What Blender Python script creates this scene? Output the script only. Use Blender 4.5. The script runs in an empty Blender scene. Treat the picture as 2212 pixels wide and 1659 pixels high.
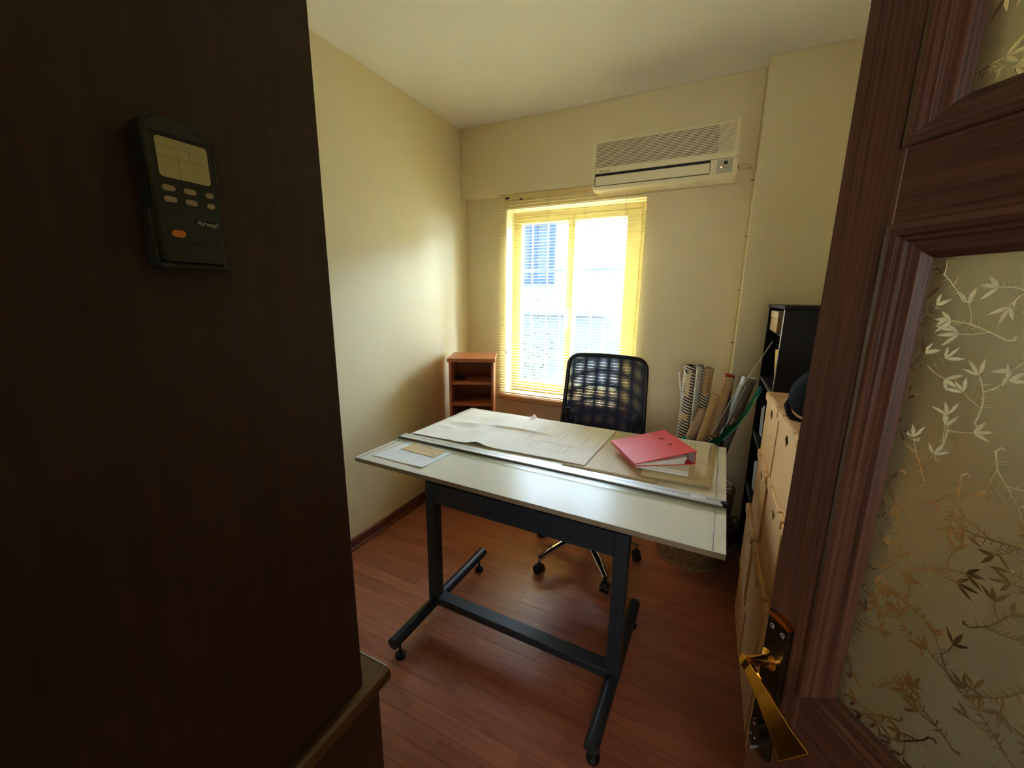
import bpy, math, random
from mathutils import Vector, Matrix, noise
from mathutils.geometry import delaunay_2d_cdt
PI = math.pi
random.seed(7)
sc = bpy.context.scene
C = sc.collection

# ------------------------------------------------------------------ camera, sky, exposure
cam_d = bpy.data.cameras.new('camera'); cam = bpy.data.objects.new('camera', cam_d); C.objects.link(cam)
cam_d.sensor_fit = 'HORIZONTAL'; cam_d.sensor_width = 36; cam_d.lens = 869.389 / 2212 * 36
cam_d.clip_start = 0.02; cam_d.clip_end = 200
def cam_axes(yaw, pitch, roll):
    f = Vector((-math.sin(yaw)*math.cos(pitch), math.cos(yaw)*math.cos(pitch), -math.sin(pitch)))
    r = Vector((math.cos(yaw), math.sin(yaw), 0)); u = r.cross(f)
    return r*math.cos(roll)+u*math.sin(roll), -r*math.sin(roll)+u*math.cos(roll), f
_r, _u, _f = cam_axes(0.458447683, 0.210640812, 0.0101376265)
cam.matrix_world = Matrix(((_r.x, _u.x, -_f.x, 0), (_r.y, _u.y, -_f.y, 0), (_r.z, _u.z, -_f.z, 1.5), (0, 0, 0, 1)))
sc.camera = cam
w = bpy.data.worlds.new('sky'); sc.world = w; w.use_nodes = True
bg = w.node_tree.nodes['Background']
bg.inputs[0].default_value = (0.72, 0.86, 1.0, 1); bg.inputs[1].default_value = 29.0
# the window opening, marked for the renderer as the place daylight comes in (gives off no light of its own)
pl = bpy.data.lights.new('window_portal', 'AREA'); pl.shape = 'RECTANGLE'; pl.size = 1.0; pl.size_y = 1.38
pl.cycles.is_portal = True
po = bpy.data.objects.new('window_portal', pl); po.location = (-0.965, 3.13, 1.445); po.rotation_euler = (-PI/2, 0, 0); C.objects.link(po)
sc.view_settings.view_transform = 'Standard'; sc.view_settings.look = 'None'
sc.view_settings.gamma = 1; sc.view_settings.use_curve_mapping = False
sc.view_settings.exposure = 1.75
sc.cycles.diffuse_bounces = 7; sc.cycles.max_bounces = 14; sc.cycles.transparent_max_bounces = 24
sc.cycles.glossy_bounces = 5

# ------------------------------------------------------------------ materials
def lin(c):
    return tuple((v/255/12.92 if v/255 <= 0.04045 else ((v/255+0.055)/1.055)**2.4) for v in c)
def M(name, c1, c2=None, scale=(5, 5, 5), rough=0.5, metal=0.0, bump=0.0, detail=4.0, vary=0.0, coat=0.0, spec=0.5, sss=0.0, rough2=None):
    m = bpy.data.materials.new(name); m.use_nodes = True
    nt = m.node_tree; N = nt.nodes; L = nt.links; b = N['Principled BSDF']
    b.inputs['Roughness'].default_value = rough; b.inputs['Metallic'].default_value = metal
    b.inputs['Specular IOR Level'].default_value = spec
    if coat: b.inputs['Coat Weight'].default_value = coat; b.inputs['Coat Roughness'].default_value = 0.12
    c1 = lin(c1); c2 = lin(c2) if c2 else tuple(v*0.9 for v in c1)
    tc = N.new('ShaderNodeTexCoord'); mp = N.new('ShaderNodeMapping'); mp.inputs['Scale'].default_value = scale
    nz = N.new('ShaderNodeTexNoise'); nz.inputs['Scale'].default_value = 1.0; nz.inputs['Detail'].default_value = detail
    L.new(tc.outputs['Object'], mp.inputs['Vector']); L.new(mp.outputs[0], nz.inputs['Vector'])
    cr = N.new('ShaderNodeValToRGB')
    cr.color_ramp.elements[0].position = 0.3; cr.color_ramp.elements[1].position = 0.7
    cr.color_ramp.elements[0].color = (*c2, 1); cr.color_ramp.elements[1].color = (*c1, 1)
    L.new(nz.outputs['Fac'], cr.inputs[0]); out = cr.outputs[0]
    if vary:
        oi = N.new('ShaderNodeObjectInfo'); hs = N.new('ShaderNodeHueSaturation')
        mr = N.new('ShaderNodeMapRange'); mr.inputs['To Min'].default_value = 1-vary; mr.inputs['To Max'].default_value = 1+vary
        L.new(oi.outputs['Random'], mr.inputs['Value']); L.new(mr.outputs[0], hs.inputs['Value']); L.new(out, hs.inputs['Color']); out = hs.outputs[0]
        va = N.new('ShaderNodeVectorMath'); va.operation = 'ADD'; L.new(mp.outputs[0], va.inputs[0])
        vs = N.new('ShaderNodeVectorMath'); vs.operation = 'SCALE'; vs.inputs[0].default_value = (37, 91, 53)
        L.new(oi.outputs['Random'], vs.inputs['Scale']); L.new(vs.outputs[0], va.inputs[1]); L.new(va.outputs[0], nz.inputs['Vector'])
    L.new(out, b.inputs['Base Color'])
    if rough2 is not None:
        mr2 = N.new('ShaderNodeMapRange'); mr2.inputs['To Min'].default_value = rough; mr2.inputs['To Max'].default_value = rough2
        L.new(nz.outputs['Fac'], mr2.inputs['Value']); L.new(mr2.outputs[0], b.inputs['Roughness'])
    if bump:
        bp = N.new('ShaderNodeBump'); bp.inputs['Strength'].default_value = bump; bp.inputs['Distance'].default_value = 0.002
        L.new(nz.outputs['Fac'], bp.inputs['Height']); L.new(bp.outputs[0], b.inputs['Normal'])
    return m
def glow(name, c, s):
    m = M(name, c); b = m.node_tree.nodes['Principled BSDF']
    b.inputs['Emission Color'].default_value = (*lin(c), 1); b.inputs['Emission Strength'].default_value = s
    return m
def thin(name, tint, rough, gloss=0.06, diff=0.0, grough=0.02, ior=1.0):
    """a thin sheet of glass or clear plastic: light goes straight on, blurred by the frosting"""
    m = bpy.data.materials.new(name); m.use_nodes = True; nt = m.node_tree; N = nt.nodes; L = nt.links
    N.remove(N['Principled BSDF']); o = N['Material Output']
    if rough > 0:
        t = N.new('ShaderNodeBsdfRefraction'); t.inputs['IOR'].default_value = ior; t.inputs['Roughness'].default_value = rough
    else:
        t = N.new('ShaderNodeBsdfTransparent')
    t.inputs['Color'].default_value = (*lin(tint), 1)
    g = N.new('ShaderNodeBsdfGlossy'); g.inputs['Roughness'].default_value = max(rough, grough)
    mx = N.new('ShaderNodeMixShader'); mx.inputs[0].default_value = gloss
    L.new(t.outputs[0], mx.inputs[1]); L.new(g.outputs[0], mx.inputs[2]); s = mx.outputs[0]
    if diff:
        d = N.new('ShaderNodeBsdfTranslucent'); d.inputs['Color'].default_value = (*lin(tint), 1)
        m2 = N.new('ShaderNodeMixShader'); m2.inputs[0].default_value = diff
        L.new(s, m2.inputs[1]); L.new(d.outputs[0], m2.inputs[2]); s = m2.outputs[0]
    L.new(s, o.inputs[0]); return m
def stripes(name, ca, cb, pitch, slant, rough=0.55):
    """printed slanting stripes round a tube (object coords: Z along the tube)"""
    m = M(name, ca, rough=rough); nt = m.node_tree; N = nt.nodes; L = nt.links; b = N['Principled BSDF']
    tc = N.new('ShaderNodeTexCoord'); sp = N.new('ShaderNodeSeparateXYZ'); L.new(tc.outputs['Object'], sp.inputs[0])
    at = N.new('ShaderNodeMath'); at.operation = 'ARCTAN2'; L.new(sp.outputs['Y'], at.inputs[0]); L.new(sp.outputs['X'], at.inputs[1])
    ml = N.new('ShaderNodeMath'); ml.operation = 'MULTIPLY_ADD'; ml.inputs[1].default_value = slant; L.new(at.outputs[0], ml.inputs[0]); L.new(sp.outputs['Z'], ml.inputs[2])
    dv = N.new('ShaderNodeMath'); dv.operation = 'DIVIDE'; dv.inputs[1].default_value = pitch; L.new(ml.outputs[0], dv.inputs[0])
    fr = N.new('ShaderNodeMath'); fr.operation = 'FRACT'; L.new(dv.outputs[0], fr.inputs[0])
    gt = N.new('ShaderNodeMath'); gt.operation = 'GREATER_THAN'; gt.inputs[1].default_value = 0.52; L.new(fr.outputs[0], gt.inputs[0])
    mx = N.new('ShaderNodeMix'); mx.data_type = 'RGBA'; mx.inputs['A'].default_value = (*lin(ca), 1); mx.inputs['B'].default_value = (*lin(cb), 1)
    L.new(gt.outputs[0], mx.inputs['Factor']); L.new(mx.outputs['Result'], b.inputs['Base Color']); return m

WALL = M('wall_paint', (239, 226, 190), (237, 223, 185), (3, 3, 3), rough=0.55, bump=0.05)
CEIL = M('ceiling_paint', (246, 244, 240), (244, 242, 237), (3, 3, 3), rough=0.8)
HALL = M('hall_paint', (214, 196, 150), rough=0.9)
LAM = M('cherry_laminate', (182, 114, 86), (154, 92, 68), (3, 60, 10), rough=0.27, bump=0.03, detail=6, vary=0.13, rough2=0.42)
SKIRT = M('skirting_wood', (120, 66, 50), (98, 52, 40), (40, 4, 40), rough=0.35)
DARKW = M('dark_cabinet_wood', (68, 44, 32), (56, 35, 25), (60, 60, 3), rough=0.5, bump=0.08, detail=6)
DARKTOP = M('dark_counter_wood', (104, 72, 42), (84, 56, 32), (60, 3, 60), rough=0.3)
DOORW = M('door_oak_stain', (104, 66, 48), (62, 37, 27), (240, 240, 3.5), spec=0.3, rough=0.42, bump=0.5, detail=7)
DOORH = M('door_oak_stain_rail', (98, 61, 44), (58, 34, 25), (3.5, 3.5, 300), rough=0.38, bump=0.5, detail=7)
BRASS = M('brass', (236, 178, 78), (228, 168, 70), (10, 10, 10), rough=0.14, metal=1.0)
PLATE = M('dark_bronze_plate', (74, 66, 48), (60, 52, 38), (30, 30, 30), rough=0.28, metal=0.9)
FROST = thin('frosted_glass', (236, 232, 206), 0.75, 0.05, 0.35, ior=1.25)
LEAFG = thin('embossed_clear_glass', (250, 248, 230), 0.27, 0.10, ior=1.09)
BOARD = M('white_laminate', (222, 217, 202), (220, 215, 199), (4, 4, 4), rough=0.3, spec=0.14)
BEDGE = M('board_edge', (150, 134, 112), (140, 124, 102), (30, 30, 30), rough=0.6)
BSTEEL = M('charcoal_steel', (38, 47, 56), (34, 42, 50), (20, 20, 20), rough=0.42)
ALU = M('aluminium', (206, 208, 208), (198, 200, 201), (200, 3, 3), rough=0.48, metal=0.6)
ACRYL = thin('clear_acrylic', (240, 242, 238), 0.0, 0.07, 0.0, 0.3)
RUB = M('black_plastic', (20, 20, 22), (16, 16, 18), (30, 30, 30), rough=0.4)
PAPER = M('drawing_paper', (246, 242, 236), (242, 237, 229), (6, 6, 6), rough=0.75)
TRACE = M('aged_tracing_paper', (216, 196, 164), (210, 190, 156), (5, 5, 5), rough=0.6)
OLDP = M('cream_paper', (226, 212, 180), (219, 204, 170), (6, 6, 6), rough=0.7)
WHITEP = M('white_paper', (238, 240, 242), rough=0.7)
TAN = M('tan_envelope', (222, 196, 150), (214, 186, 140), (8, 8, 8), rough=0.7)
INK = M('printed_ink', (92, 88, 84), rough=0.8)
INKL = M('printed_grey_ink', (150, 148, 146), rough=0.8)
RED = M('red_binder_board', (232, 58, 50), (226, 53, 46), (10, 10, 10), rough=0.5, spec=0.25)
GREYL = M('grey_binder_lining', (196, 196, 196), rough=0.7)
BRZ = M('eyelet_metal', (196, 170, 120), rough=0.3, metal=1.0)
PVC = M('cream_window_plastic', (206, 189, 132), (203, 186, 127), (3, 3, 3), rough=0.35)
SLAT = M('cream_slat', (236, 214, 150), (234, 211, 145), (3, 3, 3), rough=0.4)
SILL = M('sill_stone', (190, 150, 112), (172, 134, 98), (20, 20, 20), rough=0.4)
CORD = M('blind_cord', (110, 96, 60), rough=0.8)
GLASS = thin('window_glass', (236, 244, 250), 0.0, 0.05)
BAR = M('white_iron_bar', (150, 156, 168), rough=0.5)
ACW = M('aged_white_plastic', (250, 238, 204), (247, 234, 198), (4, 4, 4), rough=0.4)
ACH = M('closed_grille_plastic', (206, 190, 146), rough=0.5)
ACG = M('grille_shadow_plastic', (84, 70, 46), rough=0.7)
ACP = M('grey_display_plastic', (196, 192, 172), rough=0.4)
CHERRY = M('cherry_veneer', (200, 122, 78), (182, 106, 64), (6, 60, 6), rough=0.4, detail=6)
NET = M('navy_black_mesh', (34, 42, 74), rough=0.7)
SEAT = M('black_seat_fabric', (26, 28, 36), (20, 22, 28), (300, 300, 300), rough=0.9)
CHROME = M('chrome', (214, 214, 216), rough=0.1, metal=1.0)
WICK = M('wicker_cane', (150, 116, 76), (112, 82, 50), (40, 40, 40), rough=0.7)
KRAFT = M('kraft_tube', (196, 162, 116), (184, 148, 102), (6, 6, 40), rough=0.7)
PINKP = M('brown_pink_paper', (190, 158, 134), (178, 146, 122), (8, 8, 8), rough=0.7)
GREYR = M('grey_blueprint_paper', (140, 134, 120), (124, 118, 106), (10, 10, 40), rough=0.7)
STRIPE = stripes('striped_tube', (230, 220, 200), (36, 24, 22), 0.0165, 0.0105)
STRIPE2 = stripes('striped_tube_tight', (226, 212, 186), (40, 28, 24), 0.0160, 0.0105)
TEAL = thin('teal_plastic', (40, 190, 166), 0.0, 0.12, 0.6)
BLACKW = M('black_brown_veneer', (17, 13, 13), (12, 10, 10), (6, 6, 60), rough=0.5, spec=0.3)
SHELFE = M('grey_shelf_edge', (96, 92, 84), rough=0.4)
BOXM = M('cardboard', (236, 192, 134), (228, 181, 122), (5, 5, 5), rough=0.8)
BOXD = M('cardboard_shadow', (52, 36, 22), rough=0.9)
BOXT = M('cardboard_lid_top', (206, 154, 98), (196, 143, 88), (5, 5, 5), rough=0.75)
REMB = M('dark_green_plastic', (50, 56, 49), (45, 51, 44), (60, 60, 60), rough=0.4)
LCD = M('lcd_screen', (206, 203, 152), (198, 195, 143), (8, 8, 8), rough=0.3)
BTN = M('grey_button', (182, 170, 142), rough=0.5)
ORANGE = M('orange_button', (226, 140, 36), rough=0.45)
SILVER = M('silver_edge', (205, 208, 214), rough=0.25, metal=0.8)
LINE = M('screen_line', (110, 108, 74), rough=0.5)
LOGO = M('silver_lettering', (206, 204, 190), rough=0.4)
LOGOD = M('brown_lettering', (120, 98, 62), rough=0.5)
CABLEW = M('cream_cable', (222, 206, 158), rough=0.5)
REDT = M('red_tube', (176, 52, 48), (166, 46, 42), (20, 20, 20), rough=0.55)
YEL = M('yellow_card', (226, 178, 62), rough=0.6)
HOUSE = M('pale_render_wall', (128, 134, 144), (122, 128, 139), (2, 2, 2), rough=0.9)
HOUSEG = M('grey_render', (108, 117, 132), rough=0.9)
SHUT = M('blue_shutter_paint', (24, 62, 116), (21, 57, 108), (4, 4, 30), rough=0.6)
SHUTL = M('grey_blue_curtain', (74, 94, 124), (68, 88, 117), (20, 2, 2), rough=0.8)
FACADE = M('sky_block_brown', (120, 108, 96), rough=0.9)
GROUND = M('yard_soil', (96, 92, 84), (78, 74, 66), (4, 4, 4), rough=0.95)
FOL = M('vine_leaf', (62, 78, 40), (42, 58, 30), (30, 30, 30), rough=0.6)
TWIG = M('vine_stem', (110, 104, 92), rough=0.8)

# ------------------------------------------------------------------ mesh helpers
class MB:
    def __init__(s): s.v = []; s.f = []
    def add(s, vs, fs):
        o = len(s.v); s.v += [tuple(v) for v in vs]; s.f += [tuple(i+o for i in f) for f in fs]; return s
    def box(s, x0, x1, y0, y1, z0, z1, bev=0.0, mat=None):
        c = Vector(((x0+x1)/2, (y0+y1)/2, (z0+z1)/2)); h = Vector((abs(x1-x0)/2, abs(y1-y0)/2, abs(z1-z0)/2))
        return s.obox(c, h, bev, mat)
    def obox(s, c, h, bev=0.0, mat=None):
        """box with chamfered edges: c centre, h half sizes, mat optional 3x3/4x4 applied to offsets"""
        c = Vector(c); h = Vector(h); vs = []; fs = []
        if bev <= 0:
            for sx in (-1, 1):
                for sy in (-1, 1):
                    for sz in (-1, 1): vs.append(Vector((sx*h.x, sy*h.y, sz*h.z)))
            fs = [(0, 1, 3, 2), (4, 6, 7, 5), (0, 4, 5, 1), (2, 3, 7, 6), (0, 2, 6, 4), (1, 5, 7, 3)]
        else:
            b = min(bev, min(h)*0.95); idx = {}
            for sx in (-1, 1):
                for sy in (-1, 1):
                    for sz in (-1, 1):
                        for a in range(3):
                            p = [sx*(h.x-b), sy*(h.y-b), sz*(h.z-b)]; p[a] = (sx*h.x, sy*h.y, sz*h.z)[a]
                            idx[sx, sy, sz, a] = len(vs); vs.append(Vector(p))
            for a in range(3):
                o = [i for i in range(3) if i != a]
                for sg in (-1, 1):
                    q = []
                    for s1, s2 in ((-1, -1), (1, -1), (1, 1), (-1, 1)):
                        k = [0, 0, 0]; k[a] = sg; k[o[0]] = s1; k[o[1]] = s2; q.append(idx[k[0], k[1], k[2], a])
                    fs.append(tuple(q))
                for s1 in (-1, 1):
                    for s2 in (-1, 1):
                        k0 = [0]*3; k1 = [0]*3; k0[a] = -1; k1[a] = 1
                        for k in (k0, k1): k[o[0]] = s1; k[o[1]] = s2
                        fs.append((idx[(*k0, o[0])], idx[(*k1, o[0])], idx[(*k1, o[1])], idx[(*k0, o[1])]))
            for sx in (-1, 1):
                for sy in (-1, 1):
                    for sz in (-1, 1): fs.append(tuple(idx[sx, sy, sz, a] for a in range(3)))
        if mat is not None: vs = [mat @ v for v in vs]
        return s.add([c+v for v in vs], fs)
    def tube(s, pts, r, n=10, cap=True, closed=False, flat=1.0, up=None):
        """sweep a (flattened) circle along points; r number or list"""
        pts = [Vector(p) for p in pts]; k = len(pts); rr = r if isinstance(r, (list, tuple)) else [r]*k
        vs = []; fs = []; prev = None
        for i in range(k):
            if closed: t = (pts[(i+1) % k]-pts[i-1])
            else: t = pts[min(i+1, k-1)]-pts[max(i-1, 0)]
            t.normalize()
            if prev is None:
                a = Vector(up) if up else (Vector((0, 0, 1)) if abs(t.z) < 0.9 else Vector((1, 0, 0)))
                nrm = (a-t*a.dot(t)).normalized()
            else: nrm = (prev-t*prev.dot(t)).normalized()
            prev = nrm; b = t.cross(nrm)
            for j in range(n):
                an = 2*PI*j/n; vs.append(pts[i]+(nrm*math.cos(an)*flat+b*math.sin(an))*rr[i])
        m = k if closed else k-1
        for i in range(m):
            for j in range(n):
                a = i*n+j; b2 = i*n+(j+1) % n; c2 = ((i+1) % k)*n+(j+1) % n; d = ((i+1) % k)*n+j
                fs.append((a, b2, c2, d))
        if cap and not closed: fs.append(tuple(range(n))[::-1]); fs.append(tuple((k-1)*n+j for j in range(n)))
        return s.add(vs, fs)
    def lathe(s, prof, n=24, c=(0, 0, 0), cap=True):
        vs = []; fs = []; k = len(prof)
        for r, z in prof:
            for j in range(n): a = 2*PI*j/n; vs.append((c[0]+r*math.cos(a), c[1]+r*math.sin(a), c[2]+z))
        for i in range(k-1):
            for j in range(n): fs.append((i*n+j, i*n+(j+1) % n, (i+1)*n+(j+1) % n, (i+1)*n+j))
        if cap: fs.append(tuple(range(n))[::-1]); fs.append(tuple((k-1)*n+j for j in range(n)))
        return s.add(vs, fs)
    def prism(s, poly, h0, h1, fn):
        """extrude 2D polygon between heights h0,h1; fn(a,b,h) -> 3D point"""
        n = len(poly); vs = [fn(a, b, h0) for a, b in poly]+[fn(a, b, h1) for a, b in poly]
        fs = [tuple(range(n))[::-1], tuple(range(n, 2*n))]+[(i, (i+1) % n, n+(i+1) % n, n+i) for i in range(n)]
        return s.add(vs, fs)
    def grid(s, nu, nv, fn):
        o = []; fs = []
        for j in range(nv+1):
            for i in range(nu+1): o.append(fn(i/nu, j/nv))
        for j in range(nv):
            for i in range(nu): a = j*(nu+1)+i; fs.append((a, a+1, a+nu+2, a+nu+1))
        return s.add(o, fs)
    def mesh(s, name, mat, smooth=False):
        me = bpy.data.meshes.new(name); me.from_pydata(s.v, [], s.f); me.materials.append(mat)
        import bmesh
        bm = bmesh.new(); bm.from_mesh(me); bmesh.ops.recalc_face_normals(bm, faces=bm.faces[:]); bm.to_mesh(me); bm.free()
        if smooth:
            me.shade_smooth(); me.set_sharp_from_angle(angle=math.radians(38))
        return me
    def build(s, name, mat, parent=None, smooth=False, loc=None, rot=None):
        o = bpy.data.objects.new(name, s.mesh(name, mat, smooth)); C.objects.link(o)
        if loc is not None: o.location = loc
        if rot is not None: o.rotation_euler = rot
        if parent is not None: o.parent = parent
        return o
def tag(o, label, cat, group=None, kind=None):
    o['label'] = label; o['category'] = cat
    if group: o['group'] = group
    if kind: o['kind'] = kind
    return o
def thing(name, label, cat, loc=(0, 0, 0), rz=0.0, group=None, rot=None):
    o = bpy.data.objects.new(name, None); o.empty_display_size = 0.05; C.objects.link(o)
    o.location = loc; o.rotation_euler = rot if rot else (0, 0, rz)
    return tag(o, label, cat, group)
def struct(o): o['kind'] = 'structure'; return o
def rr(w, h, r, n=5, cx=0, cy=0):
    """rounded rectangle outline"""
    p = []
    for sx, sy, a0 in ((1, 1, 0), (-1, 1, PI/2), (-1, -1, PI), (1, -1, 1.5*PI)):
        for i in range(n+1):
            a = a0+PI/2*i/n; p.append((cx+sx*(w/2-r)+r*math.cos(a), cy+sy*(h/2-r)+r*math.sin(a)))
    return p
def text_obj(name, s, size, mat, parent, M4, extrude=0.0003, shear=0.0, align='LEFT', spacing=1.0):
    cu = bpy.data.curves.new(name, 'FONT'); cu.body = s; cu.size = size; cu.extrude = extrude; cu.shear = shear; cu.align_x = align
    cu.resolution_u = 3; cu.space_character = spacing
    t = bpy.data.objects.new('tmp_text', cu); C.objects.link(t); bpy.context.view_layer.update()
    me = bpy.data.meshes.new_from_object(t.evaluated_get(bpy.context.evaluated_depsgraph_get()))
    bpy.data.objects.remove(t); me.name = name; me.materials.clear(); me.materials.append(mat)
    o = bpy.data.objects.new(name, me); C.objects.link(o); o.parent = parent; o.matrix_local = M4
    return o
def frame4(o, ex, ey, ez):
    return Matrix(((ex[0], ey[0], ez[0], o[0]), (ex[1], ey[1], ez[1], o[1]), (ex[2], ey[2], ez[2], o[2]), (0, 0, 0, 1)))

# ------------------------------------------------------------------ the room
XL, XR, YB, YW, ZC = -1.822, 0.66, 2.79, 2.85, 2.715
WX0, WX1, WZ0, WZ1 = -1.465, -0.46, 0.74, 2.14
floor = struct(MB().box(XL-.1, XR+.1, -0.1, YW+.1, -0.06, -0.009).build('floor', M('floor_underlay', (70, 42, 30), rough=0.8)))
pitch, plen = 0.0695, 0.435
nrow = 0; y = 0.0
while y < YW:
    y1 = min(y+pitch, YW); x = XL-random.random()*plen
    x = XL - ((nrow*0.37) % 1.0)*plen
    while x < XR:
        x0, x1 = max(x, XL), min(x+plen, XR)
        if x1-x0 > 0.02:
            # planks that no view of the room can show (behind the side cabinet and the door) are left to the rows around them
            MB().box(-(x1-x0)/2+.0003, (x1-x0)/2-.0003, -(y1-y)/2+.0003, (y1-y)/2-.0003, -0.009, 0.0, 0.0004).build('plank', LAM, floor, loc=((x0+x1)/2, (y+y1)/2, 0))
        x += plen
    y = y1; nrow += 1
struct(MB().box(XL-.1, XR+.1, -0.2, YW+.3, ZC, ZC+.15).build('ceiling', CEIL))
struct(MB().box(XL-.15, XL, -0.1, YW+.25, 0, ZC).build('wall_left', WALL))
struct(MB().box(XR, XR+.15, -0.1, YW+.25, 0, ZC).build('wall_right', WALL))
wb = MB()
wb.box(XL, WX0, YW, YW+.25, 0, ZC); wb.box(WX1, XR, YW, YW+.25, 0, ZC); wb.box(WX0, WX1, YW, YW+.25, 0, WZ0); wb.box(WX0, WX1, YW, YW+.25, WZ1, ZC)
wall_back = struct(wb.build('wall_back', WALL))
MB().box(XL, 0.124, YB, YW, 2.232, ZC, 0.004).build('beam', WALL, wall_back)
MB().box(0.124, XR, 2.687, YW, 0, ZC, 0.004).build('pillar', WALL, wall_back)
wf = MB(); wf.box(XL, -0.36, -0.17, -0.02, 0, ZC); wf.box(0.64, XR, -0.17, -0.02, 0, ZC); wf.box(-0.36, 0.64, -0.17, -0.02, 2.12, ZC)
struct(wf.build('wall_front', WALL))
tj = MB(); tj.box(-0.36, -0.325, -0.19, 0.0, 0, 2.12, .003); tj.box(0.605, 0.64, -0.19, 0.0, 0, 2.12, .003); tj.box(-0.36, 0.64, -0.19, 0.0, 2.085, 2.12, .003)
struct(tj.build('trim_1', DARKW))
# hallway behind the camera, with an added glow panel at its end
hw = MB(); hw.box(-1.6, -1.5, -2.1, -0.17, 0, ZC); hw.box(1.5, 1.6, -2.1, -0.17, 0, ZC); hw.box(-1.6, 1.6, -2.2, -2.1, 0, ZC); hw.box(XL, -0.8, -0.2, -0.171, 0, ZC); hw.box(0.7, 1.6, -0.2, -0.171, 0, ZC)
struct(hw.build('wall_hall', HALL))
struct(MB().box(-1.6, 1.6, -2.2, -0.17, ZC, ZC+.1).build('ceiling_hall', HALL))
struct(MB().box(-1.6, 1.6, -2.2, -0.1, -0.06, -0.001).build('floor_hall', M('hall_floor', (90, 56, 40), rough=0.5)))
hall_fill = struct(bpy.data.objects.new('hall_fill_panel', None)); C.objects.link(hall_fill); hall_fill.location = (.25, -2.10, 1.0)  # added unseen glowing panel shaped as a window, lights back wall and lever
fr = MB(); fr.box(-.40, -.33, 0, .05, 0, 1.1, .003); fr.box(.33, .40, 0, .05, 0, 1.1, .003); fr.box(-.33, .33, 0, .05, 0, .07, .003); fr.box(-.33, .33, 0, .05, 1.03, 1.1, .003); fr.box(-.02, .02, 0, .045, .07, 1.03, .003)
fr.build('frame', BAR, hall_fill)
MB().box(-.33, .33, .012, .018, .07, 1.03).build('pane', glow('hall_fill_glow', (244, 244, 240), 4.5), hall_fill)
def skirting(name, p, q, nrm):
    """moulded skirting board from p to q, standing out along nrm"""
    p = Vector((*p, 0)); q = Vector((*q, 0)); n = Vector((*nrm, 0)); prof = [(0, 0), (.024, 0), (.024, .012), (.017, .022), (.014, .05), (.010, .066), (.006, .070), (0, .070)]
    vs = [p+n*a+Vector((0, 0, b)) for a, b in prof]+[q+n*a+Vector((0, 0, b)) for a, b in prof]; k = len(prof)
    return struct(MB().add(vs, [tuple(range(k)), tuple(range(k, 2*k))[::-1]]+[(i, (i+1) % k, k+(i+1) % k, k+i) for i in range(k)]).build(name, SKIRT))
skirting('baseboard_left', (XL, 0.0), (XL, YW), (1, 0))
skirting('baseboard_back', (XL+.024, YW), (0.124, YW), (0, -1))
skirting('baseboard_pillar', (0.124, 2.687), (XR, 2.687), (0, -1))
skirting('baseboard_right', (XR, 0.0), (XR, 2.66), (-1, 0))

# ------------------------------------------------------------------ window
win = struct(bpy.data.objects.new('window_1', None)); C.objects.link(win); win.location = (-0.9625, 2.98, WZ0)
def wp(name, mb, mat, parent=win): return mb.build(name, mat, parent, loc=None)
X = lambda x: x+0.9625
Z = lambda z: z-WZ0
fr = MB()
fr.box(X(WX0), X(-1.425), 0.0, .06, 0, Z(WZ1), .003); fr.box(X(-.50), X(WX1), 0.0, .06, 0, Z(WZ1), .003)
fr.box(X(-1.425), X(-.50), 0.0, .06, 0, .045, .003); fr.box(X(-1.425), X(-.50), 0.0, .06, Z(2.10), Z(WZ1), .003)
fr.build('frame', PVC, win)
for x0, x1, nm in ((-1.425, -0.985, 'l'), (-0.985, -0.50, 'r')):
    s = MB(); ml, mr_ = (0.03, 0.036) if nm == 'l' else (0.017, 0.10)
    zb, zt = .045, Z(2.10)
    yo = -0.012 if nm == 'l' else -0.006
    s.box(X(x0), X(x0)+ml, yo, .05, zb, zt, .004); s.box(X(x1)-mr_, X(x1), yo, .05, zb, zt, .004)
    s.box(X(x0)+ml, X(x1)-mr_, yo, .05, zb, Z(.836), .004); s.box(X(x0)+ml, X(x1)-mr_, yo, .05, Z(2.055), zt, .004)
    so = s.build('sash', PVC, win)
    MB().box(X(x0)+ml-.004, X(x1)-mr_+.004, .020, .024, Z(.83), Z(2.06)).build('pane', GLASS, so)
    if nm == 'l':
        h = MB(); h.box(X(-1.018), X(-.992), -.022, -.012, Z(1.30), Z(1.37), .003); h.box(X(-1.013), X(-.997), -.045, -.02, Z(1.325), Z(1.345), .004)
        h.box(X(-1.016), X(-.995), -.055, -.043, Z(1.27), Z(1.43), .005)
        h.build('handle', M('white_handle', (240, 238, 230), rough=0.3), so)
sl = MB(); sl.box(X(-1.50), X(-.43), -.215, .0, Z(.705), Z(.745), .006)
struct(sl.build('sill', SILL, win))
gx = [-1.348, -1.219, -1.103, -.975, -.852, -.728, -.61]
for x in gx: MB().tube([(X(x), .10, -0.02), (X(x), .10, Z(WZ1)+.02)], .0065, 8).build('grille_bar', BAR, win, smooth=True)
for z, xa in ((1.467, WX0), (1.715, WX0), (0.98, WX0)):
    MB().box(X(WX0)-.01, X(WX1)+.01, .095, .105, Z(z)-.006, Z(z)+.006).build('grille_bar', BAR, win)

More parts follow.
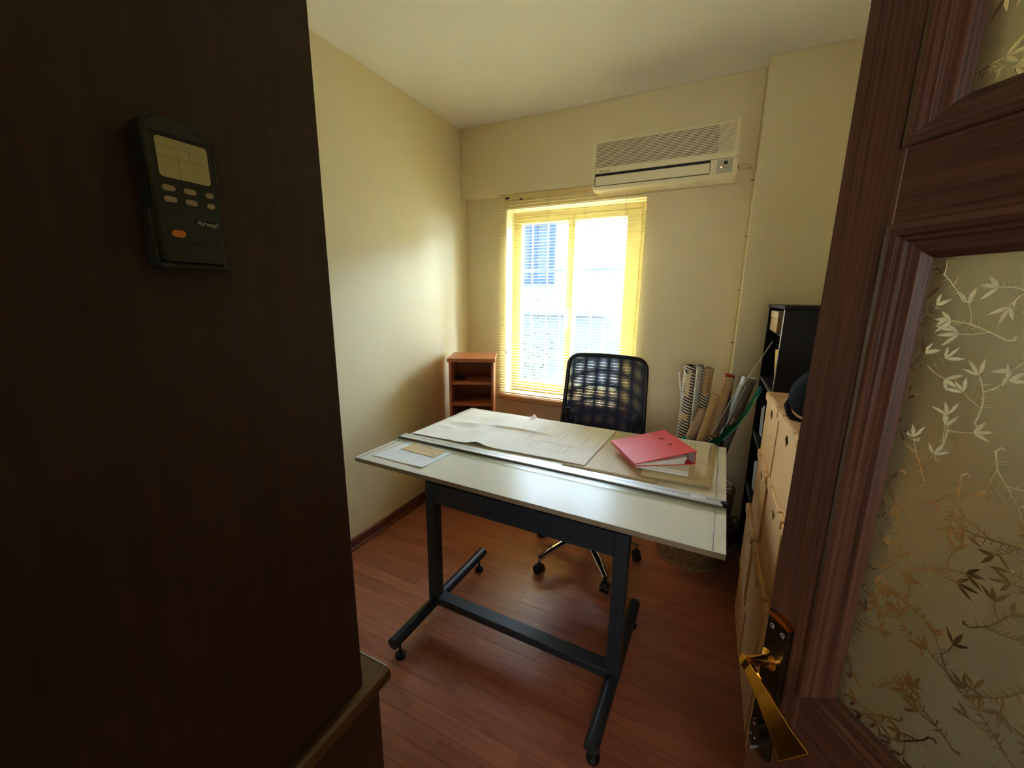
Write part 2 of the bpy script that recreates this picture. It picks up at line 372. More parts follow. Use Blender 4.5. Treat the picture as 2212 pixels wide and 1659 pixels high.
# ------------------------------------------------------------------ outside
struct(MB().box(-30, 30, 3.1, 25, -.6, -.4).build('ground', GROUND))
struct(MB().box(-40, 40, YW, YW+.25, ZC+.15, 15).box(-40, XL-.15, YW, YW+.25, -.6, ZC+.15).box(XR+.15, 40, YW, YW+.25, -.6, ZC+.15).box(XL-.15, XR+.15, YW, YW+.25, -.6, 0).build('sky_block_facade', FACADE))  # unseen facade added, tall and wide, to keep sky off the neighbour wall
nb = thing('neighbour_house', 'white rendered house wall with a blue shuttered window seen through the blind', 'house', (-2.4, 7.0, -.4))
MB().box(-7, 8, 0, .3, 0, 3.35).build('wall', HOUSE, nb)
MB().box(-5, .75, -.30, 0, 0, 1.62, .01).build('low_wall', HOUSEG, nb)
MB().box(-5, .78, -.36, 0, 1.62, 1.67, .006).build('ledge', HOUSEG, nb)
sh = MB(); sh.box(-1.10, -.23, -.06, 0, 2.15, 2.25, .01); sh.box(-1.10, -.98, -.06, 0, 2.25, 3.3, .01); sh.box(-.32, -.23, -.06, 0, 2.25, 3.3, .01); sh.box(-.72, -.56, -.06, 0, 2.25, 3.3, .01); sh.box(-1.10, -.23, -.06, 0, 3.2, 3.3, .01)
wn = sh.build('window', SHUT, nb)
MB().box(-1.0, -.3, -.02, .01, 2.2, 3.25).build('pane', SHUTL, wn)
def vine(nm, label, base, top, n, spread, seed):
    rd = random.Random(seed); t = thing(nm, label, 'plant', base, group='climbing plants outside the window')
    st = MB(); lv = MB(); b = Vector((0, 0, 0)); e = Vector(top)
    for k in range(7):
        pts = []; off = Vector((rd.uniform(-spread, spread), rd.uniform(-.12, .12), 0))
        hgt = rd.uniform(.45, 1.0)
        for i in range(9):
            f = i/8; pts.append(b+off*f*1.2+e*f*hgt+Vector((math.sin(f*5+k)*.07, math.cos(f*4+k)*.05, 0)))
        st.tube(pts, [.008*(1-.7*i/8) for i in range(9)], 5)
        for i in range(n//7):
            f = rd.uniform(.25, 1); j = min(int(f*8), 7); p = pts[j].lerp(pts[j+1], f*8-j)+Vector((rd.gauss(0, .06), rd.gauss(0, .06), rd.gauss(0, .05)))
            a = rd.uniform(0, 2*PI); u = Vector((math.cos(a), .4*math.sin(a), rd.uniform(-.8, .3))).normalized()*rd.uniform(.022, .045)
            v = u.cross(Vector((rd.uniform(-1, 1), 1, rd.uniform(-1, 1)))).normalized()*.013; k2 = Vector((0, -.005, 0))
            lv.add([p, p+u*.5+v, p+u, p+u*.5-v, p+u*.5+k2], [(0, 1, 4), (1, 2, 4), (2, 3, 4), (3, 0, 4)])
    st.build('stems', TWIG, t); f = lv.build('foliage', FOL, t); f['kind'] = 'stuff'; return t
vine('climbing_vine', 'leafy vine climbing up behind the left window sash', (-2.15, 5.2, -.4), (.12, 0, 2.35), 560, .34, 3)
vine('climbing_vine', 'sparse arching vine behind the right window sash, left of the chair back', (-1.55, 5.4, -.4), (.35, 0, 1.55), 170, .45, 8)

# ------------------------------------------------------------------ dark side cabinet at the left and the remote on it
sc_t = thing('side_cabinet', 'tall dark brown wooden cabinet at the left edge with a remote on its face', 'cabinet', (-0.6, 0.0, 0))
MB().box(-.42, 0, 0.0, .503, .676, 2.45, .0025).build('upper_cabinet', DARKW, sc_t)
MB().box(-.42, .012, 0.0, .535, 0, .640, .003).build('lower_cabinet', DARKW, sc_t)
prof = [(-.42, .676), (.012, .676), (.020, .672), (.0235, .664), (.0235, .652), (.020, .644), (.012, .640), (-.42, .640)]
MB().prism(prof, 0.0, .560, lambda a, b, h: (a, h, b)).build('countertop', DARKTOP, sc_t)
MB().box(-.42, .012, .558, .5625, .671, .6775, .001).build('edge_line', SILVER, sc_t)  # silver colour paints the highlight along the counter's far edge

# remote: local axes  u = +Y (to the right as seen), v = up, n = +X out of the cabinet face; leans a little clockwise as hung
rem = thing('air_conditioner_remote', 'dark green remote control with grey screen hung on the dark cabinet face', 'remote', (-0.5995, 0.288, 1.615), rot=(math.radians(0), 0, 0))
RF = lambda a, b, h: (h, a, b)
def rem_out(s, tp):  # outline, wider at the top, rounded
    W0, W1, Hh = .066*s, .074*s, .158
    return [(-W0/2, -Hh/2+.004), (-W0/2+.004, -Hh/2), (W0/2-.004, -Hh/2), (W0/2, -Hh/2+.004), (W1/2, .045), (W1/2-.002, .062), (W1/2-.008, .072), (W1/2-.018, .0785), (.006, .0815), (-.010, .0815), (-W1/2+.012, .079), (-W1/2+.004, .073), (-W1/2, .064)]
o1 = rem_out(1.0, 0); vs = []; fs = []
lay = [(1.0, 0.0), (1.0, .020), (.985, .025), (.93, .028)]
for sc_, h in lay:
    for a, b in o1: vs.append(RF(a*sc_, b*(1-(1-sc_)*.45), h))
n_ = len(o1)
for i in range(len(lay)-1):
    for j in range(n_): fs.append((i*n_+j, i*n_+(j+1) % n_, (i+1)*n_+(j+1) % n_, (i+1)*n_+j))
fs += [tuple(range(n_))[::-1], tuple((len(lay)-1)*n_+j for j in range(n_))]
MB().add(vs, fs).build('body', REMB, rem, smooth=False)
scr_ = MB().prism(rr(.052, .042, .004, 3, 0, .036), .0275, .0292, RF).build('screen', LCD, rem)
for a0, a1, b0, b1 in ((-.026, .026, .0475, .0478), (-.026, .024, .0365, .0368), (.006, .0063, .0368, .0475), (-.006, -.0057, .015, .0365)): MB().box(.0292, .0294, a0, a1, b0, b1).build('screen_line', LINE, scr_)
for a0, a1, b0, b1 in ((-.034, .034, .0605, .0612), (.0325, .0331, .010, .0605), (-.032, .032, .0100, .0106), (-.030, .030, -.0205, -.0199), (-.030, .031, -.0555, -.0549)): MB().box(.0275, .0286, a0, a1, b0, b1).build('groove_and_shade', RUB, rem)
for a, b, w_ in ((-.0195, .0035, .0125), (.0015, .0035, .0125), (.0225, .0035, .0085), (-.0195, -.0085, .0125), (.0015, -.0085, .0125), (.0225, -.0085, .0085)):
    MB().prism(rr(w_, .0062, .003, 4, a, b), .0275, .0305, RF).build('button', BTN, rem)
ob = MB().prism(rr(.0135, .0078, .0038, 4, -.0165, -.0455), .0275, .0308, RF).build('power_button', ORANGE, rem)
ob['label'] = 'orange power button'
MB().box(.0275, .0288, .003, .030, -.0335, -.0265, .0008).build('logo_plate', RUB, rem)
text_obj('lettering', 'Airwell', .0078, LOGO, rem, frame4((.0289, .0040, -.0322), (0, 1, 0), (0, .12, 1), (1, 0, 0)), .0002, .25)
MB().box(.001, .022, .0325, .0345, -.079, -.015, .0008).build('side_edge', SILVER, rem)
for k in range(2): MB().box(.0275, .0286, .014, .021, .0685+.003*k, .0700+.003*k).build('vent_slot', RUB, rem)
hm = MB(); hm.box(0, .019, -.038, -.0335, -.082, -.02, .001); hm.box(0, .028, -.038, .038, -.084, -.079, .001); hm.box(0, .019, .0345, .038, -.082, -.04, .001)
hm.build('holder', REMB, rem)

# ------------------------------------------------------------------ door: local frame u along the leaf (from free edge), t = into thickness (away from the camera), z up
DE = Vector((.588, -.809, 0)).normalized(); DN = Vector((.809, .588, 0)).normalized(); DO = Vector((.1178, .635, 0))
door = struct(bpy.data.objects.new('door_1', None)); C.objects.link(door)
door.matrix_world = frame4(DO, DE, DN, (0, 0, 1))
DL, TH = .80, .040
MB().box(0, .069, 0, TH, .008, 2.05, .0012).build('stile', DOORW, door)
MB().box(DL-.069, DL, 0, TH, .008, 2.05, .0025).build('stile', DOORW, door)
for z0, z1 in ((1.576, 1.656), (1.97, 2.05), (.78, .972), (.008, .20)): MB().box(.069, DL-.069, 0.0003, TH-.0003, z0, z1, .0003).build('rail', DOORH, door)
MB().box(.069, DL-.069, .014, .026, .20, .78).build('bottom_panel', DOORH, door)
def molding(x0, x1, z0, z1):
    """picture-frame moulding inside an opening, mitred; profile steps back from the face to the glass"""
    pf = [(-.003, -.004), (.004, -.007), (.009, -.005), (.011, -.001), (.014, 0), (.0165, .004), (.026, .008), (.030, .012), (.033, .016), (-.003, .016)]
    k = len(pf); vs = []
    for cx, cz, sx, sz in ((x0, z0, 1, 1), (x1, z0, -1, 1), (x1, z1, -1, -1), (x0, z1, 1, -1)):
        vs += [(cx+sx*a, b, cz+sz*a) for a, b in pf]
    for s in range(4):
        t = (s+1) % 4
        MB().add(vs[s*k:s*k+k]+vs[t*k:t*k+k], [(i, (i+1) % k, k+(i+1) % k, k+i) for i in range(k)]+[tuple(range(k)), tuple(range(k, 2*k))]).build('molding', DOORH if s % 2 == 0 else DOORW, door)
molding(.069, DL-.069, .972, 1.576); molding(.069, DL-.069, 1.656, 1.97); molding(.069, DL-.069, .20, .78)
bk = MB()
for z0, z1 in ((.972, 1.576), (1.656, 1.97)):
    bk.box(.069, .10, .022, .038, z0, z1, .002); bk.box(DL-.10, DL-.069, .022, .038, z0, z1, .002); bk.box(.10, DL-.10, .022, .038, z0, z0+.03, .002); bk.box(.10, DL-.10, .022, .038, z1-.03, z1, .002)
bk.build('glazing_bead', DOORW, door)
# glass with embossed sprigs: the pane is cut along the leaf outlines, the leaves are clear raised glass, the ground is frosted
def leaf_poly(p, a, L, W):
    d = Vector((math.cos(a), math.sin(a))); s = Vector((-d.y, d.x)); o = []
    for f, wd in ((0, .10), (.25, .8), (.5, 1.0), (.75, .62), (1, 0.02), (.75, -.62), (.5, -1.0), (.25, -.8)): o.append(p+d*L*f+s*W*wd*.5)
    return o
def stem_poly(pts, w0, w1):
    l = []; r = []
    for i, p in enumerate(pts):
        t = (pts[min(i+1, len(pts)-1)]-pts[max(i-1, 0)]).normalized(); s = Vector((-t.y, t.x)); wd = (w0+(w1-w0)*i/(len(pts)-1))/2
        l.append(p+s*wd); r.append(p-s*wd)
    return l+r[::-1]
def sprig(rd):
    """list of closed outlines: a bent twig with side needles and two or three whorls of lance leaves"""
    out = []; L = rd.uniform(.040, .056); bend = rd.uniform(-.8, .8); n = 7
    main = []; a = 0.0; p = Vector((0, -L/2))
    for i in range(n):
        main.append(p.copy()); a += bend/n+rd.uniform(-.18, .18); p = p+Vector((math.sin(a), math.cos(a)))*L/(n-1)
    out.append(stem_poly(main, .0016, .0010))
    hook = main[0]; out.append(stem_poly([hook+Vector((.0006, 0)), hook+Vector((.004, -.003)), hook+Vector((.006, -.001))], .0015, .0026))
    ends = [(main[-1], PI/2-a)]
    for i, sd in ((2, 1), (4, -1)):
        if rd.random() < .85:
            b = PI/2-(bend*i/n)+sd*rd.uniform(.7, 1.1); q = main[i]; l = rd.uniform(.013, .022)
            q1 = q+Vector((math.cos(b), math.sin(b)))*l*.5; b2 = b-sd*.25; q2 = q1+Vector((math.cos(b2), math.sin(b2)))*l*.5
            out.append(stem_poly([q, q1, q2], .0011, .0008)); ends.append((q2, b2))
            for k in range(4):
                f = .25+.2*k; r_ = q.lerp(q2, f)
                out.append(stem_poly([r_, r_+Vector((math.cos(b-1.0), math.sin(b-1.0)))*.0055], .0006, .0003))
    for k in range(16):
        i = 1+k*(n-2)//16; f = rd.random(); r_ = main[i].lerp(main[i+1], f); sd = 1 if k % 2 else -1; an = PI/2-bend*.5+sd*1.15
        out.append(stem_poly([r_, r_+Vector((math.cos(an), math.sin(an)))*rd.uniform(.0045, .008)], .0007, .0003))
    for e, b in ends:
        for da in ((-.75, 0.02, .8) if rd.random() < .8 else (-.6, .35)):
            out.append(leaf_poly(e, b+da+rd.uniform(-.12, .12), rd.uniform(.0125, .0180), rd.uniform(.0032, .0042)))
    return out
def glass_panel(x0, x1, z0, z1, seed):
    rd = random.Random(seed); kinds = [sprig(random.Random(40+i)) for i in range(10)]
    pos = []; tries = 0
    while tries < 6000:
        tries += 1
        p = Vector((rd.uniform(x0, x1), rd.uniform(z0, z1)))
        if all((p-q).length > .040 for q in pos): pos.append(p)
    pos.sort(key=lambda p: p.x); pos = pos[:125]
    vin = [Vector((x0, z0)), Vector((x1, z0)), Vector((x1, z1)), Vector((x0, z1))]; ein = [(0, 1), (1, 2), (2, 3), (3, 0)]; polys = []
    for si, p in enumerate(pos):
        a = rd.uniform(0, 2*PI); ca, sa = math.cos(a), math.sin(a); mir = rd.choice((-1, 1)); k = rd.choice(kinds)
        for poly in k:
            pp = [Vector((p.x+mir*q.x*ca-q.y*sa, p.y+mir*q.x*sa+q.y*ca)) for q in poly]
            if any(not (x0+.001 < q.x < x1-.001 and z0+.001 < q.y < z1-.001) for q in pp): continue
            i0 = len(vin); vin += pp; ein += [(i0+i, i0+(i+1) % len(pp)) for i in range(len(pp))]
            polys.append((min(q.x for q in pp), max(q.x for q in pp), min(q.y for q in pp), max(q.y for q in pp), [(q.x, q.y) for q in pp], si))
    V, E_, F = delaunay_2d_cdt(vin, ein, [], 0, 1e-6, False)[:3]
    cells = {}; cs = .02
    for pl_ in polys:
        for i in range(int(pl_[0]/cs), int(pl_[1]/cs)+1):
            for j in range(int(pl_[2]/cs), int(pl_[3]/cs)+1): cells.setdefault((i, j), []).append(pl_)
    def owner(x, z):
        for a0, a1, b0, b1, q, si in cells.get((int(x/cs), int(z/cs)), ()):
            if a0 <= x <= a1 and b0 <= z <= b1:
                ins = False; n = len(q)
                for i in range(n):
                    (xa, ya), (xb, yb) = q[i-1], q[i]
                    if (ya > z) != (yb > z) and x < (xb-xa)*(z-ya)/(yb-ya)+xa: ins = not ins
                if ins: return si
        return -1
    groups = {}
    for f in F:
        groups.setdefault(owner(sum(V[i].x for i in f)/len(f), sum(V[i].y for i in f)/len(f)), []).append(f)
    pane = None
    def mk(name, faces, mat, parent, raise_=0.0):
        ids = {}; vs = []; fs = []
        for f in faces:
            for i in f:
                if i not in ids: ids[i] = len(vs); vs.append((V[i].x, .018-raise_, V[i].y))
            fs.append(tuple(ids[i] for i in f))
        if raise_:     # raised lens: outline edges get a small wall back to the pane, so the relief has thickness
            cnt = {}
            for f in fs:
                for i in range(len(f)): e = (f[i], f[(i+1) % len(f)]); cnt[tuple(sorted(e))] = cnt.get(tuple(sorted(e)), 0)+1
            m = len(vs); vs += [(x, .018, z) for x, _, z in vs]
            fs += [(a, b, m+b, m+a) for (a, b), c in cnt.items() if c == 1]
        return MB().add(vs, fs).build(name, mat, parent)
    pane = mk('glass_pane', groups.pop(-1), FROST, door)
    for k in sorted(groups): mk('leaf_sprig', groups[k], LEAFG, pane, .0007)
glass_panel(.098, DL-.098, .998, 1.552, 5)
glass_panel(.098, DL-.098, 1.676, 1.95, 9)
# long plate with lever handle and keyhole
DF = lambda a, b, h: (a, -h, b)
pm = MB(); pw, z0, z1, cu_ = .037, .815, 1.060, .0255
pp_ = [(-pw/2, z0+.006), (-pw/4, z0+.001), (0, z0), (pw/4, z0+.001), (pw/2, z0+.006), (pw/2, z1-.006), (pw/4, z1-.001), (0, z1), (-pw/4, z1-.001), (-pw/2, z1-.006)]
lay = [(1, 0), (1, .004), (.86, .008)]; vs = []; fs = []
for s_, h in lay: vs += [DF(cu_+a*s_, (z0+z1)/2+(b-(z0+z1)/2)*(1-(1-s_)*.14), h) for a, b in pp_]
k = len(pp_); fs = [(i*k+j, i*k+(j+1) % k, (i+1)*k+(j+1) % k, (i+1)*k+j) for i in range(2) for j in range(k)]+[tuple(range(k)), tuple(range(2*k, 3*k))]
plate = pm.add(vs, fs).build('handle_plate', PLATE, door)
MB().prism([(-.0185, 1.052), (.0185, 1.052), (.0185, 1.055), (.009, 1.0595), (0, 1.0605), (-.009, 1.0595), (-.0185, 1.055)], .0, .0088, lambda a, b, h: (cu_+a, -h, b)).build('brass_edge', BRASS, plate)
for q in (.0165, .0345): text_obj('lettering', 'Q', .009, LOGO, plate, frame4((q-.003, -.0081, 1.036), (1, 0, 0), (0, 0, 1), (0, -1, 0)), .0003)
lv = MB()
lv.tube([(.0225, -.006, .986), (.0235, -.030, .989), (.0245, -.047, .991)], [.0085, .0072, .0070], 14)
lever = lv.build('lever_neck', BRASS, door, smooth=True)
MB().lathe([(.015, 0), (.015, .004), (.011, .008), (.009, .010)], 20).build('rosette', BRASS, door, smooth=True, loc=(.0222, -.0075, .986), rot=(PI/2, 0, 0))
# lever blade: flat bar that widens towards a swallow-tail end
bl = MB(); prof = [(-.004, .0060, .0060), (.004, .0068, .0062), (.012, .0066, .0050), (.045, .0098, .0040), (.080, .0140, .0034), (.096, .0165, .0030), (.104, .0180, .0026)]
vs = []; fs = []; ct, st2 = math.cos(.62), math.sin(.62)
for d, hw_, th in prof:
    u = .0225+d; zt_ = .9965-.10*d; t0 = -.047-.14*d
    for a, b in ((-1, -1), (1, -1), (1, 1), (-1, 1)):          # a along the blade height, b through its thickness
        za = (a-1)*hw_; tail = (.016*(.5+a*.5) if d > .1 else 0)
        vs.append((u+tail, t0+b*th*ct+za*st2, zt_+za*ct-b*th*st2))
k = 4; m = len(prof)
fs = [(i*k+j, i*k+(j+1) % k, (i+1)*k+(j+1) % k, (i+1)*k+j) for i in range(m-1) for j in range(k)]+[tuple(range(k)), tuple(range((m-1)*k, m*k))]
lo_ = bl.add(vs, fs).build('lever', BRASS, door, smooth=False)
bv = lo_.modifiers.new('soft_edges', 'BEVEL'); bv.width = .0012; bv.segments = 2; bv.limit_method = 'ANGLE'
kh = MB(); kh.prism(rr(.017, .034, .008, 5, cu_, .862), 0, .018, DF); kh.build('keyhole_cover', PLATE, plate, smooth=False)
ks = MB()
for zz, uu in ((.873, .0245), (.851, .021), (.851, .029), (.828, .0255)): ks.prism([(uu+.0017*math.cos(2*PI*i/10), zz+.0017*math.sin(2*PI*i/10)) for i in range(10)], .0075, .0192, DF)
ks.build('screw', SILVER, plate)

# ------------------------------------------------------------------ drafting table
TB = (-0.626, 1.659); RZ = -0.0207
def tl(x, y):  # world -> table local
    dx, dy = x-TB[0], y-TB[1]; c, s = math.cos(-RZ), math.sin(-RZ); return (dx*c-dy*s, dx*s+dy*c)
tb = thing('drafting_table', 'white topped drafting table on a charcoal steel frame with tube feet', 'table', (*TB, 0), RZ)
BW, BD = 1.469, .945
MB().box(-BW/2, BW/2, -BD/2, BD/2, .7805, .7985, .001).build('board', BEDGE, tb)
MB().box(-BW/2, BW/2, -BD/2, BD/2, .7985, .800, .0004).build('board_surface', BOARD, tb)
LX, RX_ = -.4136, .4264; PY = -.335
for x in (LX, RX_):
    MB().box(x-.025, x+.025, PY-.025, PY+.025, .095, .705, .003).build('leg', BSTEEL, tb)
    MB().tube([(x, -.625, .095), (x, .085, .095)], .0245, 18).build('foot_bar', BSTEEL, tb, smooth=True)
    for yy in (-.585, .045):
        MB().lathe([(.021, 0), (.023, .006), (.023, .014), (.013, .022), (.006, .026), (.005, .072)], 18).build('foot_pad', RUB, tb, smooth=True, loc=(x, yy, 0))
    br = MB(); br.box(x-.020, x+.020, PY-.018, PY+.022, .705, .7805, .002); br.box(x-.020, x+.020, PY, .30, .745, .7805, .002); br.build('bracket', BSTEEL, tb)
MB().box(LX+.025, RX_-.025, PY-.025, PY+.025, .61, .705, .003).build('apron', BSTEEL, tb)
MB().box(LX+.02, RX_-.02, PY-.022, PY+.038, .088, .125, .003).build('stretcher', BSTEEL, tb)
MB().box(LX, RX_, PY+.20, PY+.24, .74, .7805, .003).build('crossbar', BSTEEL, tb)
for x in (.700, -.712): MB().tube([(x, -BD/2+.004, .8012), (x, BD/2-.004, .8012)], .0007, 5).build('guide_wire', RUB, tb)
TT = frame4((TB[0], TB[1], 0), (math.cos(RZ), math.sin(RZ), 0), (-math.sin(RZ), math.cos(RZ), 0), (0, 0, 1))
ru = thing('parallel_ruler', 'long aluminium parallel ruler lying across the white drafting board', 'ruler', TT @ Vector((0, -.165, .8012)), RZ)
MB().prism([(-.745, .0), (.722, .0), (.722, .010), (-.745, .010)], -.024, .026, lambda a, b, h: (a, h, b)).build('bar', ALU, ru)
for g_ in ((-.026, -.0235, .001, .006), (.004, .006, .0098, .0104)): MB().box(-.745, .722, *g_).build('groove_and_shade', SHELFE, ru)  # grey front strip paints the soft shadow below the bar; top one a groove
MB().box(-.745, .735, -.070, -.026, .0005, .0035, .0005).build('clear_edge', ACRYL, ru)
for k in range(8): MB().box(-.70+k*.2, -.699+k*.2, -.070, -.052, .0036, .0038).build('scale_mark', INKL, ru)
MB().lathe([(.012, 0), (.0125, .004), (.0125, .012), (.010, .015)], 16).build('end_cap', RUB, ru, smooth=True, loc=(.727, -.006, 0))
MB().box(-.7465, -.735, -.02, .02, 0, .0112, .002).build('end_cap', RUB, ru)
MB().box(.62, .668, -.006, .014, .0100, .0104).build('badge', WHITEP, ru)

# ------------------------------------------------------------------ papers on the table
def bil(c, u, v):
    a, b, d, e = (Vector((*p, 0)) for p in c)      # bl, br, tr, tl
    return a*(1-u)*(1-v)+b*u*(1-v)+d*u*v+e*(1-u)*v
def sheet(name, label, cat, corners, z0, h, mat, nu=60, nv=40, group=None, lines=(), ink=INK, lw=.0012):
    o = (sum(p[0] for p in corners)/4, sum(p[1] for p in corners)/4, z0)
    t = thing(name, label, cat, o, 0, group)
    loc = [(p[0]-o[0], p[1]-o[1]) for p in corners]
    def pt(u, v, up=0): p = bil(loc, u, v); return Vector((p.x, p.y, max(h(u, v), .0002)+up))
    top = MB().grid(nu, nv, lambda u, v: pt(u, v)).build('sheet', mat, t, smooth=True)
    md = top.modifiers.new('thickness', 'SOLIDIFY'); md.thickness = .0004; md.offset = -1
    if lines:
        lm = MB()
        for (u0, v0, u1, v1, *wd) in lines:
            wl = wd[0] if wd else lw; n = max(1, int(math.hypot(u1-u0, v1-v0)*40)); a = pt(u0, v0); b = pt(u1, v1); d = (b-a); d.z = 0
            if d.length < 1e-5: continue
            s = Vector((-d.y, d.x, 0)).normalized()*wl/2; vs = []; fs = []
            for i in range(n+1):
                f = i/n; p = pt(u0+(u1-u0)*f, v0+(v1-v0)*f, .0009); vs += [p-s, p+s]
            for i in range(n): fs.append((2*i, 2*i+2, 2*i+3, 2*i+1))
            lm.add(vs, fs)
        lm.build('printed_lines', ink, t)
    return t
def plan(u0, v0, u1, v1, rd, n=10):
    """a small floor plan of wall lines within a rectangle of the sheet"""
    L = [(u0, v0, u1, v0), (u1, v0, u1, v1), (u1, v1, u0, v1), (u0, v1, u0, v0)]
    for k in range(n):
        if rd.random() < .5:
            x = rd.uniform(u0, u1); a = rd.uniform(v0, v1); b = rd.uniform(v0, v1); L.append((x, a, x, b))
        else:
            yv = rd.uniform(v0, v1); a = rd.uniform(u0, u1); b = rd.uniform(u0, u1); L.append((a, yv, b, yv))
    return L
def words(u0, v, n, rd, step=.012, ln_=.007):
    return [(u0+i*step, v, u0+i*step+ln_*rd.uniform(.4, 1), v, .0016) for i in range(n) if rd.random() < .85]
def G(x, s): return math.exp(-(x/s)**2)
rd = random.Random(21)
ml_ = plan(.60, .34, .97, .74, rd, 16)+plan(.66, .16, .86, .36, rd, 5)+plan(.36, .52, .52, .66, rd, 5)+plan(.20, .60, .36, .78, rd, 6)+words(.1, .88, 14, rd)+words(.35, .44, 16, rd)+words(.55, .86, 18, rd)+words(.55, .28, 8, rd)
ml_ += [(.14, .80, .30, .80), (.30, .80, .46, .70), (.1, .72, .32, .70)]+[(.24+.006*i, .52, .245+.006*i, .565, .0014) for i in range(14)]
def h_big(u, v):
    z = .0012
    for fu in (.25, .5, .745): z += .0045*max(0, 1-abs(u-fu)/.10)*(.4+.6*v)      # fold creases
    st = 1/(1+math.exp(-(u-.33)/.012))*1/(1+math.exp((u-.68)/.02))
    d = v-.55
    z += st*(.010*math.exp(-d/.22) if d >= 0 else .010*math.exp(d/.022))           # standing fold across the middle
    z += .010*G(u-.19, .11)*G(v-.50, .07)+.006*G(u-.30, .05)*G(v-.36, .10)+.004*G(u-.10, .05)*G(v-.33, .05)
    z += .016*G(u-.42, .045)*math.exp(-v/.16)                                      # front edge curls up
    z += .002*G(u-.66, .05)*math.exp(-v/.10)+.002*G(u-.84, .05)*math.exp(-v/.12)
    z += .022*G(u-.47, .014)*G(v-1, .09)+.006*G(u-.32, .05)*G(v-1, .08)             # crumpled back edge
    z += .0016*(noise.noise((u*9, v*7, 1.3))+1)*(1-.6*u)
    return z
sheet('floor_plan_sheet', 'large creased white floor plan sheet covering the left half of the board', 'drawing', [(-1.352, 1.560), (-.430, 1.578), (-.408, 2.110), (-1.315, 2.095)], .8030, h_big, PAPER, 130, 80, 'drawings on the table', ml_, INKL)
sheet('tracing_sheet', 'plain yellowed tracing sheet partly under the red binder', 'drawing', [(-.520, 1.548), (-.135, 1.548), (-.10, 2.108), (-.47, 2.112)], .8012, lambda u, v: .0008+.0012*G(u-.5, .3)*G(v-.4, .4), TRACE, 20, 20, 'drawings on the table', [(.47, .02, .47, .98, .001)], INKL)
# right hand folded drawing, several layers, the front edge rolled over
t = thing('folded_drawing', 'thick folded cream drawing right of the red binder, front edge curled', 'drawing', (-.045, 1.84, .8030), RZ, 'drawings on the table')
rd = random.Random(5)
for k in range(4):
    hx = .115-.004*k; fy = -.262+.006*k
    def fp(u, v, k=k, hx=hx, fy=fy):
        yv = fy+(v)*(.540-.004*k); cur = max(0, (0.10-v)/.10)
        x = -.155+u*(hx+.155)+.016*(1-v)*(-1)*(u-.2)
        return Vector((x, yv, .0016+.0016*(k)+.0085*cur*cur*(.3+.7*u)+.0007*math.sin(9*v+k)+.0015*u))
    o = MB().grid(14, 34, fp).build('layer', OLDP, t, smooth=True)
    md = o.modifiers.new('thickness', 'SOLIDIFY'); md.thickness = .0006
lm = MB()
for (u0, v0, u1, v1) in plan(.62, .40, .97, .92, rd, 18)+[(a, b, c, d) for a, b, c, d, _ in words(.6, .33, 18, rd, .02, .012)]:
    a = fp(u0, v0); b = fp(u1, v1); d = b-a; d.z = 0
    if d.length > 1e-4:
        s = Vector((-d.y, d.x, 0)).normalized()*.0008; up = Vector((0, 0, .0012)); lm.add([a-s+up, b-s+up, b+s+up, a+s+up], [(0, 1, 2, 3)])
lm.build('printed_lines', INK, t)
rd = random.Random(11)
sheet('site_plan_sheet', 'small white plan sheet on the left front corner of the board', 'drawing', [(-1.315, 1.247), (-1.030, 1.240), (-1.008, 1.452), (-1.290, 1.462)], .8006, lambda u, v: .0006+.004*G(u-.95, .12)*math.exp(-v/.10)+.0012*G(u-.6, .2)*G(v-.2, .2), WHITEP, 26, 20, 'drawings on the table', plan(.18, .42, .40, .9, rd, 8)+plan(.45, .28, .85, .55, rd, 8)+words(.1, .2, 10, rd, .03, .02), INKL, .0009)
cd = thing('card_envelope', 'small tan printed card with a round stamp on the small plan sheet', 'card', (-1.150, 1.405, .8022), math.radians(-4), None)
MB().box(-.10, .10, -.043, .043, 0, .0012, .0003).build('card', TAN, cd)
cl = MB()
rd = random.Random(3)
for (u0, v0, u1, v1) in plan(.3, .35, .75, .85, rd, 5):
    a = Vector((-.1+.2*u0, -.043+.086*v0, .0014)); b = Vector((-.1+.2*u1, -.043+.086*v1, .0014)); d = b-a
    if d.length > 1e-4: s = Vector((-d.y, d.x, 0)).normalized()*.0005; cl.add([a-s, b-s, b+s, a+s], [(0, 1, 2, 3)])
cl.build('printed_lines', INKL, cd)
ri = MB(); n = 20; vs = []; 
for r_ in (.0085, .0068): vs += [(.078+r_*math.cos(2*PI*i/n), -.022+r_*math.sin(2*PI*i/n), .0014) for i in range(n)]
ri.add(vs, [(i, (i+1) % n, n+(i+1) % n, n+i) for i in range(n)]); ri.box(.074, .082, -.0228, -.0212, .0013, .0015); ri.build('stamp', INK, cd)
# white box file under the red binder
wf_ = thing('white_box_file', 'flat white box file lying under the red binder', 'box', (-.131, 1.757, .8118), math.radians(.5))
MB().box(-.100, .100, -.115, .115, 0, .0095, .001).build('tray', WHITEP, wf_)
MB().box(-.102, .102, -.117, .117, .0105, .0215, .0012).build('lid', M('white_card', (230, 230, 226), rough=.6), wf_)
